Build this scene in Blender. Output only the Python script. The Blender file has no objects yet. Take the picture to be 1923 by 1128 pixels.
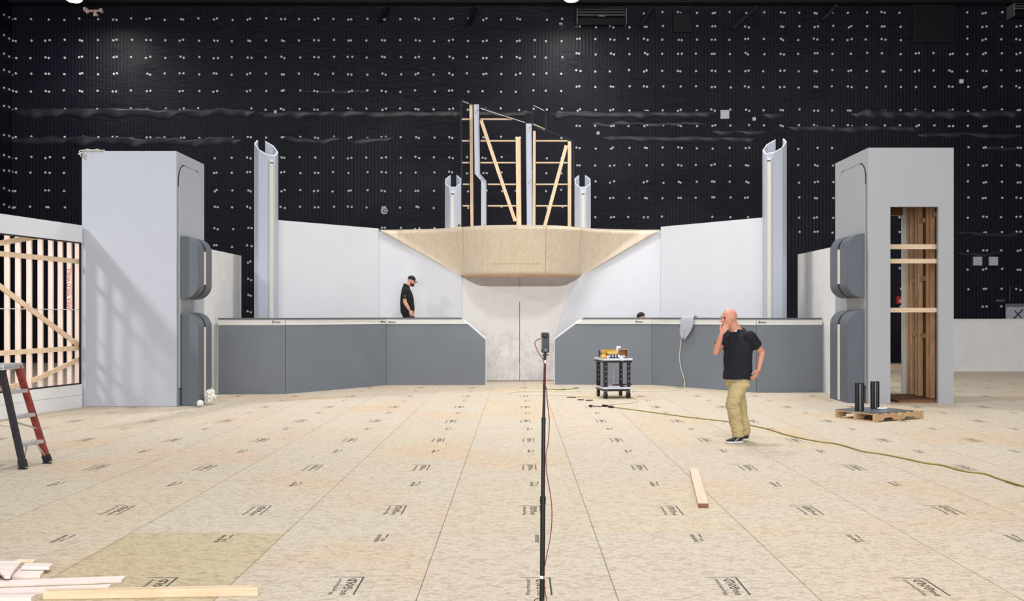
import bpy, bmesh, math, random
from mathutils import Vector, Matrix, noise
random.seed(7)
SC = bpy.context.scene
COL = SC.collection
F, H, U0, V0 = 1860.0, 1.72, 972.0, 591.0          # focal length in px, eye height, vanishing point
def V(*a): return Vector(a)
def GX(u, Y): return (u-U0)*Y/F
def ZV(v, Y): return H+(V0-v)*Y/F
def YG(v, z=0.0): return F*(H-z)/(v-V0)
def P(u, v, Y): return V(GX(u, Y), Y, ZV(v, Y))
def G(u, v, z=0.0):
    Y = YG(v, z); return V(GX(u, Y), Y, z)
def lin(c):
    c /= 255.0
    return c/12.92 if c <= .04045 else ((c+.055)/1.055)**2.4
def S(r, g, b, k=1.0): return (min(lin(r)*k, 1), min(lin(g)*k, 1), min(lin(b)*k, 1), 1)

# ------------------------------------------------------------------ objects
ROOT = {}
def tag(o, label=None, cat=None, group=None, kind=None):
    if label: o['label'] = label
    if cat: o['category'] = cat
    if group: o['group'] = group
    if kind: o['kind'] = kind
    return o
def empty(name, loc, label, cat, group=None, rz=0.0):
    o = bpy.data.objects.new(name, None); COL.objects.link(o)
    o.location = loc; o.rotation_euler = (0, 0, rz); o.empty_display_size = .2
    ROOT[o.name] = Matrix.Translation(Vector(loc)) @ Matrix.Rotation(rz, 4, 'Z')
    return tag(o, label, cat, group)
def copy_tree(o, parent=None):
    c = o.copy(); COL.objects.link(c)
    if parent is not None: c.parent = parent
    for ch in list(o.children): copy_tree(ch, c)
    return c

class MB:
    def __init__(s): s.bm = bmesh.new()
    def mesh(s, verts, faces):
        vs = [s.bm.verts.new(v) for v in verts]
        for f in faces:
            try: s.bm.faces.new([vs[i] for i in f])
            except ValueError: pass
        return s
    def box(s, x0, x1, y0, y1, z0, z1):
        v = [(x, y, z) for z in (z0, z1) for y in (y0, y1) for x in (x0, x1)]
        return s.mesh(v, [(0, 2, 3, 1), (4, 5, 7, 6), (0, 1, 5, 4), (2, 6, 7, 3), (0, 4, 6, 2), (1, 3, 7, 5)])
    def obox(s, c, ax, ay, az):
        c = Vector(c); ax, ay, az = Vector(ax), Vector(ay), Vector(az)
        v = [c+ax*i+ay*j+az*k for k in (-1, 1) for j in (-1, 1) for i in (-1, 1)]
        return s.mesh(v, [(0, 2, 3, 1), (4, 5, 7, 6), (0, 1, 5, 4), (2, 6, 7, 3), (0, 4, 6, 2), (1, 3, 7, 5)])
    def bar(s, p, q, w, h, up=(0, 0, 1)):
        p, q, up = Vector(p), Vector(q), Vector(up)
        d = (q-p); n = d.normalized(); side = n.cross(up)
        if side.length < 1e-4: side = n.cross(V(0, 1, 0))
        side.normalize(); u2 = side.cross(n)
        return s.obox((p+q)/2, d/2, side*w/2, u2*h/2)
    def prism(s, poly, vec):
        vec = Vector(vec); n = len(poly)
        v = [Vector(p) for p in poly]+[Vector(p)+vec for p in poly]
        f = [tuple(range(n))[::-1], tuple(range(n, 2*n))]
        f += [(i, (i+1) % n, n+(i+1) % n, n+i) for i in range(n)]
        return s.mesh(v, f)
    def loft(s, rings, closed=True, caps=True):
        n = len(rings[0]); v = [p for r in rings for p in r]; f = []
        for i in range(len(rings)-1):
            for j in range(n if closed else n-1):
                k = (j+1) % n
                f.append((i*n+j, i*n+k, (i+1)*n+k, (i+1)*n+j))
        if caps and closed:
            f.append(tuple(range(n))[::-1]); f.append(tuple(range((len(rings)-1)*n, len(rings)*n)))
        return s.mesh(v, f)
    def tube(s, pts, r, n=8, round_ends=False):
        pts = [Vector(p) for p in pts]; rs = r if isinstance(r, (list, tuple)) else [r]*len(pts)
        rings = []; prev = None
        for i, p in enumerate(pts):
            t = (pts[min(i+1, len(pts)-1)]-pts[max(i-1, 0)]).normalized()
            if prev is None:
                a = t.cross(V(0, 0, 1))
                if a.length < .05: a = t.cross(V(0, 1, 0))
            else:
                a = prev-t*prev.dot(t)
            a.normalize(); prev = a; b = t.cross(a)
            rings.append([p+(a*math.cos(2*math.pi*j/n)+b*math.sin(2*math.pi*j/n))*rs[i] for j in range(n)])
        s.loft(rings)
        if round_ends:
            s.ell(pts[0], rs[0], rs[0], rs[0]); s.ell(pts[-1], rs[-1], rs[-1], rs[-1])
        return s
    def cyl(s, p, q, r, n=16): return s.tube([p, q], r, n)
    def etube(s, st, n=20):
        return s.loft([[Vector(c)+Vector(a)*math.cos(2*math.pi*j/n)+Vector(b)*math.sin(2*math.pi*j/n) for j in range(n)] for c, a, b in st])
    def ell(s, c, a, b, d, A=None, n=14, m=9):
        c = Vector(c); A = A or (V(1, 0, 0), V(0, 1, 0), V(0, 0, 1)); rings = []
        for i in range(1, m):
            th = math.pi*i/m
            rings.append([c+A[0]*(a*math.sin(th)*math.cos(2*math.pi*j/n))+A[1]*(b*math.sin(th)*math.sin(2*math.pi*j/n))-A[2]*(d*math.cos(th)) for j in range(n)])
        v = [p for r in rings for p in r]+[c-A[2]*d, c+A[2]*d]; f = []
        for i in range(m-2):
            for j in range(n):
                k = (j+1) % n; f.append((i*n+j, i*n+k, (i+1)*n+k, (i+1)*n+j))
        for j in range(n):
            k = (j+1) % n; f.append((j, (m-1)*n, k)); f.append(((m-2)*n+j, (m-2)*n+k, (m-1)*n+1))
        return s.mesh(v, f)
    def to_mesh(s, name):
        bmesh.ops.recalc_face_normals(s.bm, faces=s.bm.faces[:])
        me = bpy.data.meshes.new(name); s.bm.to_mesh(me); s.bm.free(); return me
    def build(s, name, mat, parent=None, smooth=None, bevel=0.0, origin=None, local=False):
        top = parent
        while top is not None and top.parent is not None: top = top.parent
        if top is not None and not local and top.name in ROOT:
            s.bm.transform(ROOT[top.name].inverted())
        if top is None and origin is not None:
            s.bm.transform(Matrix.Translation(-Vector(origin)))
        me = s.to_mesh(name)
        o = bpy.data.objects.new(name, me); COL.objects.link(o)
        if parent is not None: o.parent = parent
        elif origin is not None:
            o.location = origin
        if parent is None: ROOT[o.name] = Matrix.Translation(Vector(origin) if origin is not None else V(0, 0, 0))
        if mat is not None: me.materials.append(mat)
        if smooth is not None:
            for p in me.polygons: p.use_smooth = True
            me.set_sharp_from_angle(angle=math.radians(smooth))
        if bevel:
            m = o.modifiers.new('bevel', 'BEVEL'); m.width = bevel; m.segments = 2; m.limit_method = 'ANGLE'; m.angle_limit = math.radians(40)
        return o
    def remesh(s, name, mat, parent, voxel, wrinkle=0.0, wscale=(9, 9, 9), local=False, iters=4):
        top = parent
        while top is not None and top.parent is not None: top = top.parent
        if top is not None and not local and top.name in ROOT: s.bm.transform(ROOT[top.name].inverted())
        me = s.to_mesh(name); o = bpy.data.objects.new(name, me); COL.objects.link(o)
        m = o.modifiers.new('r', 'REMESH'); m.mode = 'VOXEL'; m.voxel_size = voxel; m.use_smooth_shade = True
        m2 = o.modifiers.new('s', 'SMOOTH'); m2.iterations = iters; m2.factor = .5
        dg = bpy.context.evaluated_depsgraph_get(); dg.update()
        nm = bpy.data.meshes.new_from_object(o.evaluated_get(dg), depsgraph=dg)
        o.modifiers.clear(); o.data = nm; bpy.data.meshes.remove(me); nm.name = name
        if wrinkle:
            out = []
            for v in nm.vertices:
                q = V(v.co.x*wscale[0], v.co.y*wscale[1], v.co.z*wscale[2])
                out.append(v.co+v.normal*wrinkle*(noise.noise(q)+.6*noise.noise(q*2.3)+.3*noise.noise(q*5)))
            for v, c in zip(nm.vertices, out): v.co = c
        for p in nm.polygons: p.use_smooth = True
        nm.materials.clear(); nm.materials.append(mat)
        if parent is not None: o.parent = parent
        return o
def spline(pts, k=8):
    pts = [Vector(p) for p in pts]; out = []
    for i in range(len(pts)-1):
        a = pts[max(i-1, 0)]; b = pts[i]; c = pts[i+1]; d = pts[min(i+2, len(pts)-1)]
        for j in range(k):
            t = j/k
            out.append(.5*((2*b)+(c-a)*t+(2*a-5*b+4*c-d)*t*t+(3*b-a-3*c+d)*t**3))
    out.append(pts[-1]); return out

# ------------------------------------------------------------------ materials
class NT:
    def __init__(s, name):
        s.m = bpy.data.materials.new(name); s.m.use_nodes = True; s.t = s.m.node_tree
        s.bsdf = s.t.nodes['Principled BSDF']
    def n(s, typ, **kw):
        nd = s.t.nodes.new(typ)
        for k, v in kw.items():
            if hasattr(nd, k) and k not in nd.inputs: setattr(nd, k, v)
        for k, v in kw.items():
            if k in nd.inputs:
                if hasattr(v, 'is_output'): s.t.links.new(v, nd.inputs[k])
                else: nd.inputs[k].default_value = v
        return nd
    def math(s, op, a, b=None, c=None):
        nd = s.t.nodes.new('ShaderNodeMath'); nd.operation = op
        for i, x in enumerate((a, b, c)):
            if x is None: continue
            if hasattr(x, 'is_output'): s.t.links.new(x, nd.inputs[i])
            else: nd.inputs[i].default_value = x
        return nd.outputs[0]
    def mix(s, fac, a, b, blend='MIX'):
        nd = s.t.nodes.new('ShaderNodeMix'); nd.data_type = 'RGBA'; nd.blend_type = blend
        for i, x in ((0, fac), (6, a), (7, b)):
            if hasattr(x, 'is_output'): s.t.links.new(x, nd.inputs[i])
            else: nd.inputs[i].default_value = x
        return nd.outputs[2]
    def ramp(s, fac, stops):
        nd = s.t.nodes.new('ShaderNodeValToRGB'); e = nd.color_ramp.elements
        e[0].position, e[0].color = stops[0]; e[1].position, e[1].color = stops[-1]
        for p, c in stops[1:-1]:
            x = e.new(p); x.color = c
        s.t.links.new(fac, nd.inputs[0]); return nd.outputs[0]
    def coords(s, scale=(1, 1, 1), kind='Object', rot=(0, 0, 0)):
        tc = s.t.nodes.new('ShaderNodeTexCoord'); mp = s.t.nodes.new('ShaderNodeMapping')
        mp.inputs['Scale'].default_value = scale; mp.inputs['Rotation'].default_value = rot
        s.t.links.new(tc.outputs[kind], mp.inputs[0]); return mp.outputs[0]
    def noise(s, vec, scale=5, detail=3, rough=.5, dist=0.0):
        nd = s.t.nodes.new('ShaderNodeTexNoise'); s.t.links.new(vec, nd.inputs['Vector'])
        nd.inputs['Scale'].default_value = scale; nd.inputs['Detail'].default_value = detail
        nd.inputs['Roughness'].default_value = rough; nd.inputs['Distortion'].default_value = dist
        return nd.outputs[0]
    def bump(s, h, strength=.3, dist=.01):
        nd = s.t.nodes.new('ShaderNodeBump'); s.t.links.new(h, nd.inputs['Height'])
        nd.inputs['Strength'].default_value = strength; nd.inputs['Distance'].default_value = dist
        s.t.links.new(nd.outputs[0], s.bsdf.inputs['Normal'])
    def base(s, c):
        if hasattr(c, 'is_output'): s.t.links.new(c, s.bsdf.inputs['Base Color'])
        else: s.bsdf.inputs['Base Color'].default_value = c
    def set(s, rough=.5, metal=0.0, spec=.5):
        s.bsdf.inputs['Roughness'].default_value = rough; s.bsdf.inputs['Metallic'].default_value = metal
        s.bsdf.inputs['Specular IOR Level'].default_value = spec; return s
def plain(name, rgb, rough=.5, metal=0.0, var=.06, scale=3.0, bump=0.0, bscale=60, spec=.4):
    m = NT(name); c = S(*rgb); v = m.coords()
    n = m.noise(v, scale, 4, .6)
    lo = tuple(x*(1-var) for x in c[:3])+(1,); hi = tuple(min(1, x*(1+var)) for x in c[:3])+(1,)
    m.base(m.ramp(n, [(.3, lo), (.7, hi)])); m.set(rough, metal, spec)
    if bump: m.bump(m.noise(v, bscale, 4), bump, .01)
    return m.m
def wood(name, light, dark, axis='Z', rough=.6, fine=1.0, knots=True):
    m = NT(name); k = {'X': (.6, 9, 9), 'Y': (9, .6, 9), 'Z': (9, 9, .6)}[axis]
    v = m.coords(tuple(x*fine for x in k)); g = m.noise(v, 3.0, 5, .6, .6)
    col = m.ramp(g, [(.25, S(*dark)), (.5, S(*[(a+b)/2 for a, b in zip(light, dark)])), (.7, S(*light))])
    v2 = m.coords((1.3, 1.3, 1.3)); b = m.noise(v2, 1.0, 2)
    col = m.mix(m.math('MULTIPLY', m.math('GREATER_THAN', b, .42), .0), col, col)
    if knots:
        vo = m.t.nodes.new('ShaderNodeTexVoronoi'); vo.inputs['Scale'].default_value = 2.2
        m.t.links.new(m.coords({'X': (.5, 2, 2), 'Y': (2, .5, 2), 'Z': (2, 2, .5)}[axis]), vo.inputs['Vector'])
        kn = m.ramp(vo.outputs['Distance'], [(.03, (1, 1, 1, 1)), (.07, (0, 0, 0, 1))])
        col = m.mix(m.math('MULTIPLY', kn, .55), col, S(*[x*.62 for x in dark]))
    m.base(col); m.set(rough, 0, .3); m.bump(g, .1, .004)
    return m.m

M = {}
M['white'] = plain('white_paint', (217, 217, 221), .55, var=.025, scale=.9)
M['white2'] = plain('primer_white', (226, 224, 222), .6, var=.05, scale=2.2)
M['greywhite'] = plain('pale_grey_paint', (172, 174, 182), .5, var=.02, scale=.8)
M['greyright'] = plain('pale_warm_grey_paint', (167, 168, 171), .5, var=.02, scale=.8)
M['sheen'] = plain('pale_blue_grey_shell', (184, 189, 200), .38, var=.02, scale=1.2)
M['trim'] = plain('cream_trim', (222, 220, 212), .5, var=.03)
M['cream'] = plain('cream_diffuser', (214, 210, 194), .4, var=.03)
M['slate'] = plain('slate_grey_panel', (112, 117, 124), .55, var=.05, scale=1.1)
M['slate_light'] = plain('mid_grey_band', (122, 126, 132), .5, var=.04)
M['pod'] = plain('charcoal_grey_pod', (90, 95, 103), .5, var=.05, scale=1.4)
M['capgrey'] = plain('dark_grey_cap', (92, 94, 98), .5)
M['black'] = plain('matt_black', (22, 22, 25), .5)
M['blackgloss'] = plain('black_plastic', (11, 11, 14), .4)
M['blackmetal'] = plain('black_metal', (30, 30, 36), .4, .3)
M['pin'] = plain('white_pin_plastic', (246, 246, 250), .5)
M['alu'] = plain('brushed_aluminium', (190, 192, 196), .42, .75, var=.12, scale=14)
M['steel'] = plain('dull_steel_plate', (120, 124, 130), .38, .7, var=.25, scale=6)
M['redrail'] = plain('weathered_orange_fibreglass', (122, 46, 33), .5, var=.45, scale=14)
M['darkrail'] = plain('paint_spattered_dark_rail', (25, 21, 29), .5, var=.5, scale=18)
M['pine'] = wood('pine_upright', (243, 220, 190), (222, 188, 148), 'Z')
M['pineX'] = wood('pine_along_x', (220, 198, 170), (200, 172, 138), 'X')
M['pineY'] = wood('pine_along_y', (216, 196, 174), (200, 174, 146), 'Y')
M['pale_stud'] = wood('pale_primed_stud', (246, 226, 214), (234, 208, 192), 'Z')
M['pale_board'] = wood('pale_primed_board', (228, 214, 206), (212, 194, 184), 'X')
M['brown_stud'] = wood('brown_stud_wood', (232, 192, 152), (186, 142, 104), 'Z')  # deeper brown than the other pine framing
M['brown_ply'] = wood('brown_plywood_lining', (140, 100, 72), (100, 66, 44), 'Z')
M['pallet'] = wood('pallet_wood', (212, 180, 142), (170, 134, 98), 'X')
M['endgrain'] = wood('sawn_end_grain', (140, 92, 62), (112, 70, 46), 'X', knots=False)
M['card'] = plain('yellow_cardboard', (226, 184, 92), .7, var=.05)
M['boxwood'] = wood('thin_crate_wood', (206, 160, 116), (164, 116, 78), 'X', knots=False)
M['paper'] = plain('white_paper', (232, 232, 238), .7)
M['tape'] = plain('grey_white_edge_tape', (206, 208, 214), .5, var=.16, scale=30)
M['orange'] = plain('orange_plastic', (236, 168, 72), .5)
M['yellow'] = plain('yellow_plastic', (236, 204, 60), .45)
M['cordy'] = plain('yellow_green_cord_rubber', (142, 130, 58), .5)
M['cordpale'] = plain('pale_cord_rubber', (206, 205, 176), .5)
M['cordr'] = plain('dark_red_cable', (92, 36, 34), .45)
M['cloth'] = plain('grey_towel_cloth', (168, 170, 176), .9, var=.12, scale=30, bump=.4)
M['skin'] = plain('skin_tone', (200, 140, 116), .5, var=.06, scale=22)
M['skin2'] = plain('fair_skin_tone', (214, 156, 132), .5, var=.06, scale=22)
M['navyshirt'] = plain('black_navy_jersey', (19, 19, 27), .85, var=.12, scale=20, bump=.25, bscale=40)
M['blackshirt'] = plain('black_cotton', (17, 15, 16), .85, var=.15, scale=20, bump=.25, bscale=40)
M['blackpants'] = plain('black_twill', (18, 17, 21), .85)
M['khaki'] = plain('khaki_twill', (178, 160, 116), .85, var=.14, scale=9, bump=.35, bscale=24)
M['shoe'] = plain('black_shoe_mesh', (40, 38, 44), .6)
M['shoesole'] = plain('pale_shoe_sole', (212, 206, 206), .6)
M['beard'] = plain('brown_beard_hair', (62, 36, 30), .9, var=.3, scale=60, bump=.6, bscale=160)
M['brow'] = plain('grey_brown_brow_hair', (112, 78, 66), .9)
M['lip'] = plain('lip_skin', (176, 96, 88), .5)
M['eye'] = plain('dark_eye', (40, 28, 26), .2)
M['capblack'] = plain('black_cap_fabric', (27, 25, 29), .8)
M['brim'] = plain('charcoal_brim_fabric', (66, 58, 58), .8)
M['plasticbag'] = plain('crumpled_white_plastic', (232, 228, 218), .3, var=.1, scale=12)
M['boxwhite'] = plain('white_enamel_cover', (238, 245, 250), .5)
M['boxgrey'] = plain('grey_enamel_cover', (214, 218, 224), .5)
M['signgrey'] = plain('light_grey_sign_face', (200, 204, 211), .5, var=.05)
M['signdark'] = plain('mid_grey_sign_band', (126, 128, 134), .5)
M['xred'] = plain('dark_red_paint', (112, 16, 34), .6)
M['xblack'] = plain('maroon_black_paint', (44, 14, 20), .6)
M['red'] = plain('red_enamel', (190, 52, 50), .5)
M['stencil'] = plain('red_stencil_paint', (196, 82, 84), .7)
M['ink'] = plain('black_stamp_ink', (62, 56, 48), .8, var=.25, scale=30)
M['pinkpipe'] = plain('pale_pink_metal', (226, 196, 186), .4, .2)
M['darkbrown'] = plain('dark_red_box', (84, 36, 38), .6)
M['dust'] = plain('dark_offcut', (72, 52, 40), .8)

FK = .80
def mat_osb():
    m = NT('osb_floor_sheets')
    geo = m.t.nodes.new('ShaderNodeNewGeometry'); sep = m.t.nodes.new('ShaderNodeSeparateXYZ')
    m.t.links.new(geo.outputs['Position'], sep.inputs[0]); x, y = sep.outputs[0], sep.outputs[1]
    px = m.math('DIVIDE', m.math('ADD', x, .611), 1.2195); py = m.math('DIVIDE', m.math('SUBTRACT', y, 7.808), 2.44)
    ix, iy = m.math('FLOOR', px), m.math('FLOOR', py); fx, fy = m.math('FRACT', px), m.math('FRACT', py)
    dx = m.math('MULTIPLY', m.math('MINIMUM', fx, m.math('SUBTRACT', 1, fx)), 1.2195)
    dy = m.math('MULTIPLY', m.math('MINIMUM', fy, m.math('SUBTRACT', 1, fy)), 2.44)
    cmb = m.t.nodes.new('ShaderNodeCombineXYZ'); m.t.links.new(ix, cmb.inputs[0]); m.t.links.new(iy, cmb.inputs[1])
    wn = m.t.nodes.new('ShaderNodeTexWhiteNoise'); wn.noise_dimensions = '2D'; m.t.links.new(cmb.outputs[0], wn.inputs['Vector'])
    rnd = wn.outputs['Value']
    base = m.ramp(rnd, [(0, S(211, 196, 174, FK)), (.35, S(212, 198, 178, FK)), (.7, S(209, 195, 175, FK)), (1, S(213, 196, 170, FK))])
    wn2 = m.t.nodes.new('ShaderNodeTexWhiteNoise'); wn2.noise_dimensions = '3D'
    ad = m.t.nodes.new('ShaderNodeVectorMath'); ad.operation = 'ADD'; ad.inputs[1].default_value = (.37, .71, 3.3)
    m.t.links.new(cmb.outputs[0], ad.inputs[0]); m.t.links.new(ad.outputs[0], wn2.inputs['Vector'])
    pos = m.t.nodes.new('ShaderNodeMapping'); m.t.links.new(geo.outputs['Position'], pos.inputs[0])
    blot = m.noise(pos.outputs[0], .55, 2, .5)
    pk = m.math('MULTIPLY', m.math('SMOOTH_MIN', m.math('MULTIPLY', m.math('MAXIMUM', m.math('SUBTRACT', blot, .47), 0), 6), 1, .2),
                m.math('ADD', m.math('MULTIPLY', m.math('GREATER_THAN', wn2.outputs['Value'], .55), .6), .12))
    base = m.mix(m.math('MULTIPLY', pk, .8), base, S(217, 186, 150, FK))
    # the greener sheet near the lumber
    gm = m.math('MULTIPLY', m.math('COMPARE', ix, -2.0, .1), m.math('COMPARE', iy, -1.0, .1))
    base = m.mix(m.math('MULTIPLY', gm, .55), base, S(197, 178, 128, FK))
    # flakes: two stretched, differently turned noises
    def flake(rot, sc, thr):
        mp = m.t.nodes.new('ShaderNodeMapping'); m.t.links.new(geo.outputs['Position'], mp.inputs[0])
        mp.inputs['Rotation'].default_value = (0, 0, rot); mp.inputs['Scale'].default_value = sc
        return mp.outputs[0]
    vo = m.t.nodes.new('ShaderNodeTexVoronoi'); vo.inputs['Scale'].default_value = 1.0
    wob = m.t.nodes.new('ShaderNodeVectorMath'); wob.operation = 'ADD'
    nz = m.t.nodes.new('ShaderNodeTexNoise'); nz.inputs['Scale'].default_value = 9; m.t.links.new(geo.outputs['Position'], nz.inputs['Vector'])
    m.t.links.new(flake(.2, (22, 42, 1), 0), wob.inputs[0]); m.t.links.new(nz.outputs['Color'], wob.inputs[1]); m.t.links.new(wob.outputs[0], vo.inputs['Vector'])
    fl = m.t.nodes.new('ShaderNodeSeparateColor'); m.t.links.new(vo.outputs['Color'], fl.inputs[0])
    col = m.mix(1.0, base, m.ramp(fl.outputs[0], [(0, (.76, .73, .69, 1)), (.5, (1, 1, 1, 1)), (1, (1.0, 1.0, 1.0, 1))]), 'MULTIPLY')
    d1 = m.noise(flake(.5, (32, 105, 1), 0), 1.0, 3, .6, .4); d2 = m.noise(flake(-.6, (38, 115, 1), 0), 1.0, 3, .6, .4)
    dk = m.math('MAXIMUM', m.ramp(d1, [(.57, (0, 0, 0, 1)), (.66, (1, 1, 1, 1))]), m.ramp(d2, [(.57, (0, 0, 0, 1)), (.66, (1, 1, 1, 1))]))
    col = m.mix(m.math('MULTIPLY', dk, .62), col, S(134, 108, 78, FK))
    lt = m.ramp(m.noise(flake(1.1, (24, 52, 1), 0), 1.0, 2), [(.58, (0, 0, 0, 1)), (.72, (1, 1, 1, 1))])
    col = m.mix(m.math('MULTIPLY', lt, .35), col, S(232, 222, 202, FK))
    w = m.noise(pos.outputs[0], .9, 2)
    seam = m.math('LESS_THAN', dx, .0035)
    seam2 = m.math('MULTIPLY', m.math('LESS_THAN', dy, .0035), m.math('GREATER_THAN', w, .46))
    col = m.mix(m.math('MULTIPLY', seam, .72), col, S(84, 70, 52, FK))
    col = m.mix(m.math('MULTIPLY', seam2, .5), col, S(120, 100, 76, FK))
    m.base(col); m.set(.68, 0, .25)
    m.bump(m.math('ADD', d1, d2), .12, .004)
    return m.m
M['osb'] = mat_osb()

def mat_wall(axis):
    m = NT('black_quilted_insulation_'+axis)
    geo = m.t.nodes.new('ShaderNodeNewGeometry'); sep = m.t.nodes.new('ShaderNodeSeparateXYZ')
    m.t.links.new(geo.outputs['Position'], sep.inputs[0]); x = sep.outputs[0 if axis == 'x' else 1]
    rib = m.math('SINE', m.math('MULTIPLY', x, 2*math.pi/.125))
    rib = m.math('MULTIPLY', m.math('ADD', rib, 1), .5)
    def st(sc):
        mp = m.t.nodes.new('ShaderNodeMapping'); m.t.links.new(geo.outputs['Position'], mp.inputs[0]); mp.inputs['Scale'].default_value = sc
        return mp.outputs[0]
    wr = m.noise(st((2.2, 2.2, 9.0)), 1.0, 6, .66, .8)
    big = m.noise(st((.35, .35, .5)), 1.0, 3)
    msk = m.ramp(big, [(.38, (.12, .12, .12, 1)), (.62, (1, 1, 1, 1))])
    h = m.math('ADD', m.math('MULTIPLY', rib, .10), m.math('MULTIPLY', m.math('MULTIPLY', wr, msk), 1.0))
    # seams of the blanket rolls every 1.22 m
    sx = m.math('FRACT', m.math('DIVIDE', m.math('ADD', x, 16.84), 1.212))
    ds = m.math('MULTIPLY', m.math('MINIMUM', sx, m.math('SUBTRACT', 1, sx)), 1.212)
    seam = m.math('LESS_THAN', m.math('ABSOLUTE', m.math('SUBTRACT', ds, .045)), .016)
    c = m.mix(m.math('MULTIPLY', wr, .5), S(17, 19, 33), S(23, 25, 40))
    c = m.mix(m.math('MULTIPLY', seam, .6), c, S(12, 12, 18))
    m.base(c); m.set(.45, 0, .32)
    m.bump(h, .6, .06)
    return m.m
M['wallx'] = mat_wall('x'); M['wally'] = mat_wall('y')
M['ceil'] = plain('black_ceiling_paint', (27, 26, 34), .8)
M['beam'] = plain('black_steel_beam', (24, 24, 32), .5)

def mat_ply():
    m = NT('birch_plywood')
    v = m.coords((8, 8, .22)); g = m.noise(v, 2.0, 4, .55, .7)
    col = m.ramp(g, [(.3, S(217, 198, 171)), (.48, S(224, 208, 183)), (.7, S(228, 214, 192))])
    ln = m.noise(m.coords((5, 5, .16)), 1.5, 2, .4, 1.5)
    li = m.ramp(m.math('ABSOLUTE', m.math('SUBTRACT', ln, .5)), [(0, (1, 1, 1, 1)), (.018, (0, 0, 0, 1))])
    col = m.mix(m.math('MULTIPLY', li, .3), col, S(178, 150, 118))
    m.base(col); m.set(.55, 0, .3); return m.m
M['ply'] = mat_ply()
def mat_pillar():
    m = NT('scuffed_primer_wall')
    v = m.coords((1, 1, 1)); n1 = m.noise(v, 2.4, 6, .65, 1.2); n2 = m.noise(m.coords((3, 3, 2)), 2.0, 5, .7, .8)
    col = m.ramp(n1, [(.3, S(227, 222, 217)), (.7, S(233, 229, 226))])
    tc = m.t.nodes.new('ShaderNodeTexCoord'); sp = m.t.nodes.new('ShaderNodeSeparateXYZ'); m.t.links.new(tc.outputs['Object'], sp.inputs[0])
    low = m.math('LESS_THAN', m.math('ADD', sp.outputs[2], m.math('MULTIPLY', n1, .6)), 1.55)
    st = m.ramp(n2, [(.46, (0, 0, 0, 1)), (.62, (1, 1, 1, 1))])
    col = m.mix(m.math('MULTIPLY', m.math('MULTIPLY', low, st), .5), col, S(190, 186, 186))
    m.base(col); m.set(.65, 0, .3); return m.m
M['pillar'] = mat_pillar()
M['fold'] = plain('vinyl_fold_highlight', (52, 51, 60), .4, var=.3, scale=2.5, bump=.5, bscale=7, spec=.6)  # blanket vinyl lightened so the folds carry a painted sheen
def mat_soffit():
    return plain('soffit_grey_brown', (170, 160, 156), .6, var=.06, scale=1.6)
M['soffit'] = mat_soffit()
def emis(name, rgb, k):
    m = NT(name); m.base((.8, .8, .8, 1)); m.bsdf.inputs['Emission Color'].default_value = S(*rgb); m.bsdf.inputs['Emission Strength'].default_value = k
    return m.m
M['lamp'] = emis('lit_lamp_lens', (255, 250, 226), 14)

# ------------------------------------------------------------------ text helper
FC = {}
def text_mesh(txt, size, bold=0.0, res=1):
    k = (txt, size, bold, res)
    if k in FC: return FC[k]
    cu = bpy.data.curves.new('t', 'FONT'); cu.body = txt; cu.size = size; cu.offset = bold; cu.resolution_u = res; cu.fill_mode = 'FRONT'
    o = bpy.data.objects.new('t', cu); COL.objects.link(o)
    dg = bpy.context.evaluated_depsgraph_get(); dg.update()
    me = bpy.data.meshes.new_from_object(o.evaluated_get(dg), depsgraph=dg)
    bpy.data.objects.remove(o); vs = [v.co.copy() for v in me.vertices]; fs = [tuple(p.vertices) for p in me.polygons]
    bpy.data.meshes.remove(me)
    x0 = min(v.x for v in vs); x1 = max(v.x for v in vs); y0 = min(v.y for v in vs); y1 = max(v.y for v in vs)
    FC[k] = (vs, fs, x0, x1, y0, y1); return FC[k]
def put_text(mb, txt, o, ex, ey, w, h, bold=.0, res=1):
    """text stretched into the box from o, along ex (length w) and ey (height h)"""
    vs, fs, x0, x1, y0, y1 = text_mesh(txt, 1.0, bold, res); o, ex, ey = Vector(o), Vector(ex), Vector(ey)
    mb.mesh([o+ex*((v.x-x0)/(x1-x0)*w)+ey*((v.y-y0)/(y1-y0)*h) for v in vs], fs)

# ================================================================== THE SETTING
def struct(o, label, cat): return tag(o, label, cat, kind='structure')
fl = MB(); fl.box(-18.3, 19.3, -12, 35.7, -.1, 0)
floor = struct(fl.build('floor', M['osb']), 'pale wood strand board floor sheets with printed stamps', 'floor')
WY = 35.5
wb = MB(); wb.box(-18.3, 19.3, WY, WY+.2, 0, 13.6)
wall_back = struct(wb.build('wall_back', M['wallx']), 'black quilted insulation on the back wall of the stage', 'wall')
wl = MB(); wl.box(-18.3, -18.1, -12, WY, 0, 13.6)
wall_left = struct(wl.build('wall_left', M['wally']), 'black quilted insulation on the left wall of the stage', 'wall')
wr = MB(); wr.box(19.1, 19.3, -12, WY, 0, 13.6)
wall_right = struct(wr.build('wall_right', M['wally']), 'black quilted insulation on the right wall of the stage', 'wall')
ce = MB(); ce.box(-18.3, 19.3, -12, WY+.2, 13.5, 13.7)
ceiling = struct(ce.build('ceiling', M['ceil']), 'black ceiling high above the stage', 'ceiling')
t1 = MB(); t1.box(-18.05, 19.05, 35.05, 35.45, 12.78, 13.2)
struct(t1.build('trim_1', M['beam'], bevel=.02), 'long black steel girder along the top of the back wall', 'girder')
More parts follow.
